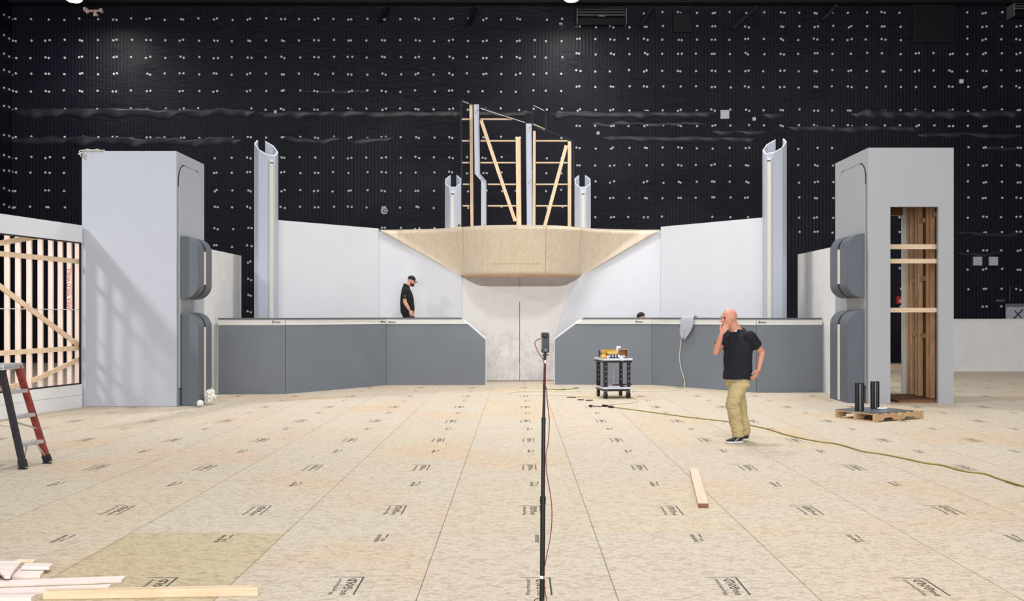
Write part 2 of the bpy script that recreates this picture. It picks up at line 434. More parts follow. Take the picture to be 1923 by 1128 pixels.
for i, (ua, va, ub, vb) in enumerate([(1375, 55, 1423, 12), (1545, 38, 1572, 10), (1205, 48, 1225, 14), (880, 46, 892, 14), (712, 40, 728, 12)]):
    b = MB(); b.bar(P(ua, va, 35.2), P(ub, vb, 35.1), .12, .12)
    struct(b.build('trim_%d' % (i+2), M['beam']), 'black diagonal steel brace under the girder', 'brace')
t1 = MB(); t1.box(GX(1714, 35.4), GX(1794, 35.4), 35.40, 35.495, ZV(80, 35.4), ZV(2, 35.4))
struct(t1.build('trim_8', M['beam'], bevel=.02), 'flush black hatch panel high on the back wall at the right', 'panel')
t1 = MB(); t1.box(GX(1264, 35.4), GX(1300, 35.4), 35.40, 35.495, ZV(60, 35.4), ZV(24, 35.4))
struct(t1.build('trim_9', M['beam'], bevel=.02), 'small flush black hatch panel high on the back wall', 'panel')

# bulging horizontal folds where blanket courses overlap
def fold(name, u0, u1, v, amp, rad, seed):
    rnd = random.Random(seed); n = max(12, int((u1-u0)/5)); rings = []
    for i in range(n+1):
        u = u0+(u1-u0)*i/n; x = GX(u, WY)
        dz = amp*(noise.noise(V(x*.9, seed*3.1, 0))+.5*noise.noise(V(x*2.6, seed, 5))); r = rad*(.8+.7*noise.noise(V(x*1.7, seed, 9)))
        e = min(1, i/3, (n-i)/3); r = max(.006, r*e)
        z = ZV(v, WY)+dz
        rings.append([V(x, WY+.01-max(0, math.sin(a))*r*.6, z+math.cos(a)*r*(1.7 if math.cos(a) < 0 else .6)) for a in [math.pi*k/7 for k in range(8)]])
    b = MB(); b.loft(rings, closed=False, caps=False)
    return b.build('blanket_fold', M['fold'], wall_back, smooth=80)
for i, f in enumerate([(26, 480, 208, .10, .17), (12, 455, 262, .14, .15), (480, 870, 211, .08, .14), (525, 640, 259, .14, .13), (650, 740, 262, .12, .12),
                       (880, 1000, 211, .07, .12), (1030, 1345, 212, .05, .13), (1105, 1330, 233, .14, .08), (1130, 1425, 258, .07, .12), (1335, 1445, 246, .05, .10),
                       (1430, 1478, 214, .05, .10), (1595, 1923, 211, .12, .15), (1478, 1730, 239, .06, .11), (1720, 1923, 252, .07, .09), (1845, 1923, 276, .1, .08),
                       (1795, 1923, 437, .1, .08), (560, 700, 171, .03, .04), (1795, 1890, 476, .12, .07)]):
    fold('blanket_fold', *f, i+1)

# white washer pins: about 100 as parts, the rest as one stuff part
pins = []
prnd = random.Random(3)
OCC = [(143, 380, 281, 770), (380, 455, 470, 770), (478, 521, 265, 770), (521, 1433, 432, 770), (521, 712, 414, 770), (1240, 1433, 410, 770), (1433, 1476, 262, 770),
       (1497, 1575, 465, 770), (1575, 1671, 276, 770), (1671, 1792, 274, 386), (1698, 1792, 280, 770), (1671, 1698, 466, 492), (0, 150, 398, 800), (836, 866, 330, 430), (1079, 1110, 328, 430), (1080, 1180, 15, 46)]
def free(u, v):
    return 2 < u < 1921 and 2 < v < 690 and not any(a-2 < u < b+2 and c-2 < v < d+2 for a, b, c, d in OCC)
LR = [36, 76, 108, 139, 171, 205, 258, 296, 324, 358, 389, 429, 462, 492, 525, 555, 585]
RR = [24, 50, 74, 101, 133, 163, 207, 236, 278, 310, 342, 371, 408, 436, 470, 505, 543, 574]
def pinrow(us, rows, skip=()):
    for u in us:
        for v in rows:
            if v in skip: continue
            a, b = u+prnd.uniform(-1.6, 1.6), v+prnd.uniform(-1.6, 1.6)
            if free(a, b) and prnd.random() > .03: pins.append((a, b))
for k in range(-1, 15):
    c = 89.5+63.1*k
    pinrow([c-3, c+3], LR); pinrow([c-31.5], LR)
pinrow([1003, 1026, 1055], LR)
for k in range(0, 14):
    c = 1086+63.4*k+(2.2 if k > 5 else 0)
    pinrow([c-2.8, c+2.8], RR); pinrow([c+31.5], RR)
prnd.shuffle(pins)
# the pins nearest the eye line (lowest on the wall) come first as single parts
pins.sort(key=lambda p: -p[1])
def pin_mb(mb, u, v):
    x, z = GX(u, WY), ZV(v, WY); r = .043
    for y0, rr, y1, r2 in ((WY-.001, r, WY-.022, r*.9), (WY-.022, r*.45, WY-.034, r*.3)):
        mb.loft([[V(x+rr*math.cos(2*math.pi*j/8), y0, z+rr*math.sin(2*math.pi*j/8)) for j in range(8)], [V(x+r2*math.cos(2*math.pi*j/8), y1, z+r2*math.sin(2*math.pi*j/8)) for j in range(8)]])
p0 = None
for i, (u, v) in enumerate(pins[:100]):
    if p0 is None:
        mb = MB(); pin_mb(mb, U0, V0); p0 = mb.build('insulation_pin', M['pin'], wall_back); po = p0
    else:
        po = p0.copy(); COL.objects.link(po); po.parent = wall_back
    po.location = (GX(u, WY), 0, ZV(v, WY)-H)
mb = MB()
for u, v in pins[100:]: pin_mb(mb, u, v)
tag(mb.build('insulation_pin', M['pin'], wall_back), kind='stuff')
mb = MB()
for yy in (35.25, 34.9, 34.5):
    for v in LR[:13]:
        z = ZV(v, WY)+prnd.uniform(-.03, .03)
        mb.loft([[V(-18.1+d, yy+r*math.cos(2*math.pi*j/8), z+r*math.sin(2*math.pi*j/8)) for j in range(8)] for d, r in ((.001, .043), (.022, .038))])
tag(mb.build('insulation_pin', M['pin'], wall_left), kind='stuff')

# printed stamps of the floor sheets: one surface-pattern mesh
mb = MB()
for ix in range(-10, 11):
    for iy in range(-1, 12):
        xs = -.611+1.2195*ix; ys = 7.808+2.44*iy
        if ys > 33.5: continue
        for small in (0, 1):
            yy = ys-1.31-.42 if not small else ys-.31
            if yy < 5.0: continue
            uu = U0+F*(xs+.75)/yy
            if not -120 < uu < 2040: continue
            far = yy > 19
            jx = prnd.uniform(-.012, .012); jy = prnd.uniform(-.02, .02); z = .0012
            ox = xs+.826+jx; y0 = yy+jy
            ey = V(-1, 0, 0); ex = V(0, 1, 0)
            if not small:
                if far:
                    mb.mesh([(ox, y0, z), (ox-.012, y0, z), (ox-.012, y0+.4, z), (ox, y0+.4, z)], [(0, 1, 2, 3)])
                    put_text(mb, 'GOLD', V(ox-.035, y0+.12, z), ex, ey, .27, .062, .02, 0)
                    put_text(mb, 'Weyerhaeuser', V(ox-.125, y0+.0, z), ex, ey, .37, .04, 0, 0)
                else:
                    mb.mesh([(ox, y0, z), (ox-.011, y0, z), (ox-.011, y0+.41, z), (ox, y0+.41, z)], [(0, 1, 2, 3)])
                    mb.mesh([(ox, y0+.405, z+.0002), (ox-.2, y0+.408, z+.0002), (ox-.2, y0+.414, z+.0002), (ox, y0+.413, z+.0002)], [(0, 1, 2, 3)])
                    put_text(mb, 'GOLD', V(ox-.035, y0+.115, z), ex, ey, .265, .064, .022, 1)
                    put_text(mb, 'EDGE', V(ox-.06, y0+.0, z), ex, ey, .105, .034, .012, 0)
                    put_text(mb, 'Weyerhaeuser', V(ox-.125, y0+.0, z), ex, ey, .375, .042, .0, 1 if yy < 10 else 0)
            else:
                put_text(mb, 'EDGE', V(ox-.05, y0+.005, z), ex, ey, .125, .034, .02, 0)
                put_text(mb, 'GOLD', V(ox-.05, y0+.14, z), ex, ey, .115, .034, .02, 0)
                put_text(mb, 'EDGE', V(ox-.006, y0+.03, z), ex, ey, .085, .03, .0, 0)
                mb.mesh([(ox-.0, y0+.15, z), (ox-.012, y0+.15, z), (ox-.012, y0+.26, z), (ox, y0+.26, z)], [(0, 1, 2, 3)])
mb.build('lettering', M['ink'], floor)

# ================================================================== SET PIECES
# ---- left tower
def rrect(y0, y1, z0, z1, r, x, n=8, bottom=False):
    """rounded rectangle in the YZ plane (top corners rounded, bottom too when asked)"""
    pts = []
    for cy, cz, a0 in ((y1-r, z1-r, 0), (y0+r, z1-r, 90)):
        for k in range(n+1):
            a = math.radians(a0+90*k/n); pts.append(V(x, cy+r*math.cos(a), cz+r*math.sin(a)))
    pts += [V(x, y0, z0), V(x, y1, z0)]
    return pts
def arc_strip(y0, y1, z1, r, x, w, dx, which, n=10, a_from=0, a_to=90, drop=.0):
    mb = MB(); cy = y1-r if which else y0+r; out = []; inn = []
    for k in range(n+1):
        a = math.radians((a_from+(a_to-a_from)*k/n) + (0 if which else 90))
        out.append(V(x, cy+r*math.cos(a), z1-r+r*math.sin(a))); inn.append(V(x, cy+(r-w)*math.cos(a), z1-r+(r-w)*math.sin(a)))
    mb.loft([[o, i, i+V(dx, 0, 0), o+V(dx, 0, 0)] for o, i in zip(out, inn)])
    return mb
def tower_side(root, x, s, y0, y1, ztop, zbot):
    """inset door panel on a tower's inner side; s = +1 when the side faces +X"""
    b = MB(); b.prism(rrect(y0, y1, zbot, ztop, .33, x+s*.002), V(s*.006, 0, 0)); b.build('panel_gap', M['slate_light'], root)
    b = MB(); b.prism(rrect(y0+.022, y1-.022, zbot+.02, ztop-.022, .31, x+s*.009), V(s*.016, 0, 0))
    b.build('inset_panel', M['greywhite'] if s > 0 else M['greyright'], root, smooth=30)
    for w in (0, 1):
        arc_strip(y0, y1, ztop, .335, x+s*.009, .032, s*.010, w, a_from=-22 if w else 0, a_to=90 if w else 112).build('corner_slot', M['black'], root)
def pod_profile(xi, xo, z0, z1, r, y, bottom=True, n=10, grow=0.0):
    s = 1 if xo > xi else -1; xo += s*grow; z1 += grow; z0 -= grow if bottom else 0; r = max(.01, min(r+grow, abs(xo-xi)-.005))
    pts = [V(xi, y, z1)]
    for k in range(n+1):
        a = math.radians(90-90*k/n); pts.append(V(xo-s*r+s*r*math.cos(a), y, z1-r+r*math.sin(a)))
    if bottom:
        for k in range(n+1):
            a = math.radians(-90*k/n); pts.append(V(xo-s*r+s*r*math.cos(a), y, z0+r+r*math.sin(a)))
        pts.append(V(xi, y, z0))
    else: pts += [V(xo, y, z0), V(xi, y, z0)]
    return pts
def make_pod(root, xi, xo, z0, z1, r, y0, y1, groove, bottom):
    w = (y1-y0-groove)/2
    pod = MB()
    pod.prism(pod_profile(xi, xo, z0, z1, r, y0+w-.01, bottom, grow=-.012), V(0, groove+.02, 0))
    pod = pod.build('pod', M['black'], root, smooth=35)
    for a in (y0, y1-w):
        b = MB(); b.prism(pod_profile(xi, xo, z0, z1, r, a, bottom), V(0, w, 0))
        b.build('pod_shell', M['pod'], pod, smooth=35, bevel=.008)
    s = 1 if xo > xi else -1
    b = MB(); zz0 = z0+r if bottom else z0+.02
    b.box(min(xo-s*.03, xo-s*.004), max(xo-s*.03, xo-s*.004), y0+w+.004, y0+w+groove-.004, zz0, z1-r)
    b.build('pale_insert', M['cream'], pod)
    return pod
TL = empty('set_tower', (-7.28, 19.38, 0), 'tall pale grey closed square tower at the left with two charcoal side pods', 'set tower', 'towers flanking the set')
b = MB(); b.box(-8.17, -6.39, 18.56, 20.2, 0, 4.79); b.build('tower_body', M['greywhite'], TL, bevel=.012)
tower_side(TL, -6.39, 1, 18.62, 19.98, 4.58, .32)
b = MB(); b.box(-6.388, -6.35, 18.9, 20.0, 0, .28); b.build('kick_board', M['greywhite'], TL)
make_pod(TL, -6.36, -6.03, 2.02, 3.215, .28, 18.70, 19.54, .13, True)
make_pod(TL, -6.345, -6.03, 0.0, 1.765, .28, 18.70, 19.54, .13, False)
b = MB()
for i in range(7):
    a, c = V(-8.19+i*.06, 18.54, 4.795+.012*(i % 3)), V(-8.12+i*.06, 18.60, 4.80+.01*((i+1) % 2))
    b.bar(a, c, .06, .012)
b.bar((-8.2, 18.53, 4.78), (-8.17, 18.54, 4.68), .09, .01); b.bar((-8.21, 18.53, 4.72), (-8.14, 18.53, 4.76), .08, .01)
b.build('torn_masking_paper', M['trim'], TL)
b = MB(); b.box(-8.15, -7.75, 18.57, 18.60, 4.79, 4.81); b.build('raw_wood_edge', M['pineX'], TL)
# ---- right tower
TR = empty('set_tower', (7.63, 20.2, 0), 'tall pale grey square tower at the right with open doorway showing brown studs', 'set tower', 'towers flanking the set')
XA, XB, YA, YB, ZT = 6.80, 8.455, 19.2, 21.2, 4.96
oa, ob, oz = 7.226, 8.158, 3.815
b = MB()
b.mesh([(XA, YA, 0), (oa, YA, 0), (oa, YA, oz), (ob, YA, oz), (ob, YA, 0), (XB, YA, 0), (XB, YA, ZT), (XA, YA, ZT)]+[(XA, YA+.08, 0), (oa, YA+.08, 0), (oa, YA+.08, oz), (ob, YA+.08, oz), (ob, YA+.08, 0), (XB, YA+.08, 0), (XB, YA+.08, ZT), (XA, YA+.08, ZT)],
       [(0, 1, 2, 7), (2, 3, 6, 7), (3, 4, 5, 6), (8, 15, 10, 9), (10, 15, 14, 11), (11, 14, 13, 12)]+[(i, i+8, (i+1) % 8+8, (i+1) % 8) for i in range(8)])
b.build('front_wall', M['greyright'], TR)
b = MB(); b.box(XA, XA+.04, YA+.081, YB, 0, ZT); b.box(XB-.04, XB, YA+.081, YB, 0, ZT); b.box(XA+.041, XB-.041, YA+.081, YB, ZT-.04, ZT)
b.build('side_wall', M['greyright'], TR)
b = MB(); bx = 8.215
b.box(XA+.042, oa-.15, YB-.04, YB, 0, ZT-.05); b.box(bx, XB-.042, YB-.04, YB, 0, ZT-.05); b.box(oa-.149, bx-.001, YB-.04, YB, 3.84, ZT-.05)
b.build('rear_wall', M['trim'], TR)
b = MB(); b.box(XB-.06, XB-.042, YA+.082, YB-.042, .0, ZT-.05); b.build('plywood_lining', M['brown_ply'], TR)
b = MB(); b.box(oa-.15, bx, YB-.075, YB-.042, 3.845, ZT-.06); b.build('header_board', M['brown_ply'], TR)
for y in (19.30, 19.92, 20.1, 20.52, 20.66, 20.93, 21.07):
    b = MB(); b.box(XB-.155, XB-.062, y, y+.04, .045, ZT-.06); b.build('stud', M['brown_stud'], TR)
for y, z in ((20.14, 1.25), (20.56, 1.28), (20.14, 2.42), (20.56, 2.40), (20.3, 3.62), (19.6, 3.68), (20.7, 3.42)):
    b = MB(); b.box(XB-.14, XB-.064, y+.002, y+.34 if y < 20.6 else y+.26, z, z+.09); b.build('blocking', M['brown_stud'], TR)
b = MB(); b.box(7.45, XB-.062, 19.35, 21.1, 0, .04); b.build('floor_plate', M['brown_ply'], TR)
for v, d, y in ((463, .12, 19.36), (490, .04, 19.30), (582, .04, 19.30)):
    b = MB(); z = ZV(v, y); b.box(oa-.2, XB-.162, y, y+d, z-.045, z+.045); b.build('cross_rail', M['pineX'], TR)
tower_side(TR, XA, -1, 19.3, 20.95, 4.72, .32)
make_pod(TR, 6.775, 6.44, 2.06, 3.31, .28, 19.34, 20.42, .15, True)
make_pod(TR, 6.775, 6.44, 0.0, 1.81, .28, 19.34, 20.42, .15, False)

# ---- flats behind the towers
def flat(name, x0, x1, y0, y1, z1, label, mat):
    e = empty(name, ((x0+x1)/2, (y0+y1)/2, 0), label, 'set flat', 'plywood flats between the towers and the counters')
    b = MB(); b.box(x0, x1, y0, y1, 0, z1); b.build('face_panel', mat, e)
    b = MB(); b.box(x0, x1, y1+.002, y1+.06, 0, z1); b.build('edge_strip', M['trim'], e)
    return e
flat('set_flat', -6.68, -6.60, 20.25, 23.6, 3.13, 'narrow white flat beside the left tower and behind its pods', M['white2'])
flat('set_flat', 6.82, 6.89, 21.25, 24.05, 3.19, 'narrow white flat peeking out beside the right tower', M['white2'])

# ---- wing wall at far left with a big opening
A0 = V(-8.13, 18.5, 0); dW = V(-.39, -2.1, 0).normalized(); nW = V(-dW.y, dW.x, 0)      # nW points to the stage (+X)
if nW.x < 0: nW = -nW
WL = empty('wing_wall', A0+dW*2, 'white side wall at the far left with a large black-edged opening', 'wall flat')
def wbox(t0, t1, z0, z1, d0, d1, mb=None):
    """box along the wing wall: t along it toward the camera, d = depth behind its face"""
    mb = mb or MB(); c = A0+dW*((t0+t1)/2)-nW*((d0+d1)/2)+V(0, 0, (z0+z1)/2)
    return mb.obox(c, dW*abs(t1-t0)/2, nW*abs(d1-d0)/2, V(0, 0, abs(z1-z0)/2))
ZO0, ZO1, TE = .43, 3.07, 4.6
b = MB(); wbox(0, TE, ZO1, 3.39, 0, .08, b); b.build('top_panel', M['white'], WL)
b = MB(); wbox(0, TE, .235, ZO0, 0, .08, b); b.build('lower_panel', M['white2'], WL)
b = MB(); wbox(0, TE, 0, .225, 0, .08, b); wbox(0, TE, .225, .235, .012, .07, b); b.build('base_board', M['white2'], WL)
b = MB(); wbox(.0, .03, ZO0, ZO1, 0, .035, b); b.build('end_post', M['white'], WL)
for z0, z1, t0, t1 in ((ZO0, ZO0+.022, .031, TE), (ZO1-.022, ZO1, .031, TE), (ZO0+.022, ZO1-.022, .031, .05)):
    b = MB(); wbox(t0, t1, z0+.001, z1-.001, -.004, .035 if t1 < .1 else .078, b); b.build('opening_edge', M['black'], WL)
for t in (.62, 1.45):
    b = MB(); wbox(t, t+.012, ZO1+.004, 3.388, -.002, .0, b); b.build('panel_seam', M['trim'], WL)
# timber lattice standing behind the opening
LT = empty('timber_lattice', A0+dW*2-nW*.2, 'open frame of pale uprights behind the far left opening, red stencilled letters', 'timber frame')
def uT(u, d):     # t where the image column u meets the plane d behind the wall face
    o = A0-nW*d; k = (u-U0)/F
    return (k*o.y-o.x)/(dW.x-k*dW.y)
D0, D1 = .16, .25
for i, u in enumerate((146, 131, 114, 96, 76.5, 55.5, 34.5, 14, -8, -32)):
    t = uT(u, .2); b = MB(); wbox(t-.019, t+.019, .02, 3.3, D0, D1, b)
    o = b.build('upright', M['pale_stud'], LT)
    if i == 1: lettered = o; tl = t
def lrail(u0, v0, u1, v1, w=.085):
    d = D0-.02
    def pt(u, v):
        t = uT(u, d); p = A0+dW*t-nW*d; return V(p.x, p.y, ZV(v, p.y))
    b = MB(); b.bar(pt(u0, v0), pt(u1, v1), .036, w); return b
for nm, r in (('rail', (-30, 473, 149, 491)), ('brace', (-30, 461, 72, 444)), ('rail', (-30, 665, 149, 653)), ('brace', (62, 714, 149, 674)), ('brace', (-30, 515, 149, 649)), ('brace', (15, 728, 40, 720))):
    lrail(*r).build(nm, M['pine'], LT)
lrail(-30, 579, 149, 581, .012).build('wire', M['trim'], LT)
# stencil: reads upward along the upright, on its broad side
b = MB(); base = A0+dW*(tl-.0205)-nW*((D0+D1)/2)
c0 = A0+dW*(tl-.0192)   # the side that faces away from the camera is at -t; the visible side is at +t
vis = A0+dW*(tl+.0205)
put_text(b, 'AREA WILD WALL', V(vis.x, vis.y, 1.80)-nW*(D0+.002), V(0, 0, 1), nW if nW.x < 0 else -nW, .80, .086, .012, 2)
b.build('stencil_lettering', M['stencil'], lettered)

# ---- white walls of the set
def wall_piece(name, poly, vec, label, mat, seams=(), group='tall white walls of the set'):
    c = sum((Vector(p) for p in poly), V(0, 0, 0))/len(poly)
    e = empty(name, (c.x, c.y, 0), label, 'set wall', group)
    b = MB(); b.prism(poly, vec); b.build('wall_face', mat, e)
    return e
A1, A2 = V(-5.71, 23.57, 0), V(-3.628, 25.88, 0)
zA = 3.976
A3, A4 = V(3.74, 25.88, 0), V(5.80, 23.4, 0)
def seam(e, p, q, w=.02, mat='trim', off=V(0, -.004, 0)):
    b = MB(); b.bar(Vector(p)+off, Vector(q)+off, w, .008, (0, -1, 0)); b.build('panel_seam', M[mat], e)
e = wall_piece('set_wall', [A1, A2, A2+V(0, 0, zA), A1+V(0, 0, zA)], V(-.06, .06, 0), 'angled white wall between the left tall column and the cut-away panel', M['white'])
e = wall_piece('set_wall', [A3, A4, A4+V(0, 0, 4.02), A3+V(0, 0, 4.02)], V(.06, .06, 0), 'angled white wall joining the right tall column, with a vertical seam', M['white'])
mid = A3.lerp(A4, .5); seam(e, mid, mid+V(0, 0, 4.015), .014, 'white2', V(-.006, -.006, 0))
YB0 = 25.9
def Q(u, v): return P(u, v, YB0)
curveL = [(868, 519), (880, 527), (892, 533), (905, 537)]
curveR = [(1052, 537), (1066, 534), (1079, 527.5), (1090, 518.5)]
e = wall_piece('set_wall', [V(A2.x, YB0, 0), Q(868.6, 714)*1, Q(868.6, 537)]+[Q(*p) for p in [(868, 519), (743, 436.5)]]+[V(A2.x, YB0, 3.90)], V(0, .06, 0), 'white wall left of the centre, cut away diagonally under the plywood balcony', M['white'])
b = MB(); b.bar(Q(743, 436.5)+V(-.02, -.015, .01), Q(868, 519)+V(-.04, -.015, .0), .04, .02, (0, 1, 0)); b.build('diagonal_edge', M['white'], e)
e = wall_piece('set_wall', [Q(1072, 537), Q(1043, 634), Q(1043, 714), V(A3.x, YB0, 0), V(A3.x, YB0, 3.92), Q(1207, 437), Q(1090, 518.5), Q(1079, 527.5)], V(0, .06, 0), 'white wall right of the centre, cut away diagonally under the plywood balcony', M['white'])
b = MB(); b.bar(Q(1207, 437)+V(.02, -.015, .01), Q(1090, 518.5)+V(.04, -.015, .0), .04, .02, (0, 1, 0)); b.build('diagonal_edge', M['white'], e)
# ---- centre pillar
PI_ = empty('set_pillar', (.07, 25.9, 0), 'scuffed off-white wall at the centre below the plywood balcony', 'set wall')
b = MB(); b.prism([Q(868.8, 714), Q(868.8, 520.2)]+[Q(*p) for p in curveL[1:]]+[Q(975.3, 537), Q(975.3, 714)], V(0, .06, 0)); b.build('left_panel', M['pillar'], PI_)
b = MB(); b.prism([Q(976.3, 714), Q(976.3, 537)]+[Q(*p) for p in curveR[:-1]]+[Q(1071.6, 538), Q(1042.7, 634), Q(1042.7, 714)], V(0, .06, 0)); b.build('right_panel', M['pillar'], PI_)
b = MB(); b.prism([p+V(0, -.022, 0) for p in (Q(908, 538.5), Q(1049, 538.5), Q(976, 567))], V(0, .02, 0)); b.build('chevron_panel', M['white2'], PI_, bevel=.006)
b = MB(); b.bar(Q(871, 547.5)+V(0, -.004, 0), Q(942, 547.5)+V(0, -.004, 0), .02, .006, (0, 1, 0)); b.bar(Q(1010, 547.5)+V(0, -.004, 0), Q(1067, 547.5)+V(0, -.004, 0), .02, .006, (0, 1, 0)); b.build('tape_line', M['white2'], PI_)
# ---- plywood balcony
BA = empty('plywood_balcony', (.06, 25.4, 2.45), 'unpainted curved plywood balcony front above the centre wall', 'balcony')
def interp(tab, x):
    for (a, b_), (c, d) in zip(tab, tab[1:]):
        if a <= x <= c: return b_+(d-b_)*(x-a)/(c-a)
    return tab[0][1] if x < tab[0][0] else tab[-1][1]
topv = [(712, 433), (745, 432.6), (800, 431.4), (830, 430), (850, 428.8), (868, 427.4), (890, 425.5), (910, 424.6), (930, 424), (972, 423.4), (1020, 424), (1040, 424.5), (1060, 425.5), (1085, 427.5), (1110, 430), (1150, 431.6), (1207, 432.7), (1240, 433)]
ZB = 3.92
NS = 64; top = []; bot = []; lip = []
for i in range(NS+1):
    s = i/NS
    u = 713+(1239-713)*s
    if 868 <= u <= 1090: pass
    v = interp(topv, u); Y = F*(ZB-H)/(V0-v); top.append(V(GX(u, Y), min(Y, 25.845), ZB))
uA, uB = 868.0, 1090.0
# arclength-matched bottom curve: sides collapse to the lip ends, the middle follows the lip
for i in range(NS+1):
    x = top[i].x
    xl, xr = GX(uA, YB0), GX(uB, YB0)
    xx = min(max(x, xl), xr); s = (xx-xl)/(xr-xl)
    bulge = 1-abs(2*s-1)**2.6
    bot.append(V(xx, 25.845-.95*bulge, 2.735))
front = MB(); front.loft([[t.lerp(b_, k/12) for k in range(13)] for t, b_ in zip(top, bot)], closed=False, caps=False)
fo = front.build('plywood_front', M['ply'], BA, smooth=50)
sd = fo.modifiers.new('t', 'SOLIDIFY'); sd.thickness = .018; sd.offset = 0
b = MB(); b.loft([[t+V(0, -.012, .0), t+V(0, .03, .0), t+V(0, .03, .018), t+V(0, -.012, .018)] for t in top]); b.build('top_edge', M['ply'], BA, smooth=40)
lipidx = [i for i in range(NS+1) if GX(uA, YB0)+.02 < top[i].x < GX(uB, YB0)-.02]
b = MB(); b.loft([[bot[i]+V(0, -.012, -.004), bot[i]+V(0, .03, -.004), bot[i]+V(0, .03, -.04), bot[i]+V(0, -.012, -.04)] for i in lipidx]); b.build('lower_lip', M['boxwood'], BA, smooth=40)
cv = curveL+[(976, 537)]+curveR
rows = []
for i in lipidx:
    p = bot[i]+V(0, .02, -.03); u = U0+F*p.x/p.y
    s = (i-lipidx[0])/(len(lipidx)-1); uu = 869+(1089-869)*s
    q = Q(uu, interp(cv, uu))+V(0, -.005, -.004); m_ = p.lerp(q, .5)+V(0, .0, .03)
    rows.append([p, p.lerp(m_, .5), m_, m_.lerp(q, .5), q])
b = MB(); b.loft(rows, closed=False, caps=False); so = b.build('soffit', M['soffit'], BA, smooth=60)
b = MB(); b.bar(P(976, 520, 24.93)+V(0, 0, -.02), Q(976, 537)+V(0, -.02, -.008), .012, .006); b.build('soffit_seam', M['slate_light'], BA)
b = MB(); b.box(-2.35, 2.75, 25.95, 28.4, 3.84, 3.915); b.box(-1.2, 1.35, 24.95, 25.949, 3.84, 3.915); b.build('deck', M['pineX'], BA)
def plyY(u, v):   # the front's depth at a pixel, for the sheet joints
    Yt = F*(ZB-H)/(V0-interp(topv, u)); return min(Yt, 25.8)
for u in (870.5, 1023.5, 1089):
    i = min(range(NS+1), key=lambda k: abs(U0+F*top[k].x/top[k].y-u)); b = MB()
    b.bar(top[i]+V(0, -.014, -.01), bot[i]+V(0, -.014, .01), .008, .006, (0, 1, 0)); b.build('sheet_joint', M['boxwood'], BA)
b = MB(); b.loft([[top[i].lerp(bot[i], .78)+V(0, -.013, d) for d in (0, .007)]+[top[i].lerp(bot[i], .78)+V(0, .0, d) for d in (.007, 0)] for i in lipidx if 872 < U0+F*top[i].x/top[i].y < 1024])
b.build('sheet_joint', M['boxwood'], BA)

# ---- open-backed octagonal columns
def column(name, c, R, z0, zf, zr, face, label, group):
    e = empty(name, c, label, 'column', group)
    ca, sa = math.cos(face), math.sin(face)
    def w(f, l):       # f toward the facing direction, l to its left
        return V(c[0]+f*sa+l*ca, c[1]-f*ca+l*sa, 0)
    outs, ins = [], []
    for k in range(8):
        a = math.radians(-157.5+45*k); outs.append((R*math.cos(a), R*math.sin(a))); ins.append(((R-.035)*math.cos(a), (R-.035)*math.sin(a)))
    rf = R*math.cos(math.radians(22.5))
    def zt(f): return zf+(zr-zf)*(rf-f)/(2*rf)
    rings = []
    for (fo_, lo_), (fi, li) in zip(outs, ins):
        o, i = w(fo_, lo_), w(fi, li)
        rings.append([o+V(0, 0, z0), o+V(0, 0, zt(fo_)), i+V(0, 0, zt(fi)), i+V(0, 0, z0)])
    b = MB(); b.loft(rings); b.build('column_shell', M['sheen'], e)
    hw = R*math.sin(math.radians(22.5))
    def plate(l0, l1, za, zb, d, mat, nm):
        b = MB(); b.prism([w(rf+.002, l0)+V(0, 0, za), w(rf+.002, l1)+V(0, 0, za), w(rf+.002, l1)+V(0, 0, zb), w(rf+.002, l0)+V(0, 0, zb)], w(rf+d, 0)-w(rf, 0)); return b.build(nm, M[mat], e)
    plate(-hw*.62, hw*.62, z0+.02, zf-.10, .006, 'slate_light', 'channel_shadow_gap') if False else None
    plate(-hw*.72, -hw*.5, z0+.02, zf-.1, .03, 'sheen', 'channel_side'); plate(hw*.5, hw*.72, z0+.02, zf-.1, .03, 'sheen', 'channel_side')
    plate(-hw*.46, hw*.46, z0+.02, zf-.24, .016, 'cream', 'light_strip')
    plate(-hw*.46, hw*.46, zf-.235, zf-.1, .012, 'trim', 'end_bracket')
    b = MB()
    for l in (-hw*.2, hw*.2):
        p = w(rf+.014, l)+V(0, 0, zf-.17); b.cyl(p, p+(w(rf+.02, 0)-w(rf+.014, 0)), .018, 8)
    b.build('bolt', M['black'], e)
    return e
column('tall_column', (GX(500, 23.2), 23.2, 0), .275, 0, 5.42, 5.84, math.radians(42), 'tallest pale column at the left end of the white walls', 'tall octagonal columns')
column('tall_column', (GX(1454.5, 23.1), 23.1, 0), .275, 0, 5.45, 5.86, math.radians(-42), 'tallest pale column at the right end of the white walls', 'tall octagonal columns')
column('short_column', (GX(851, 26.7), 26.7, 3.917), .232, 3.917, 5.12, 5.52, 0, 'short pale column on the balcony left of the timber frame', 'short balcony columns')
column('short_column', (GX(1094, 26.7), 26.7, 3.917), .232, 3.917, 5.12, 5.52, 0, 'short pale column on the balcony right of the timber frame', 'short balcony columns')

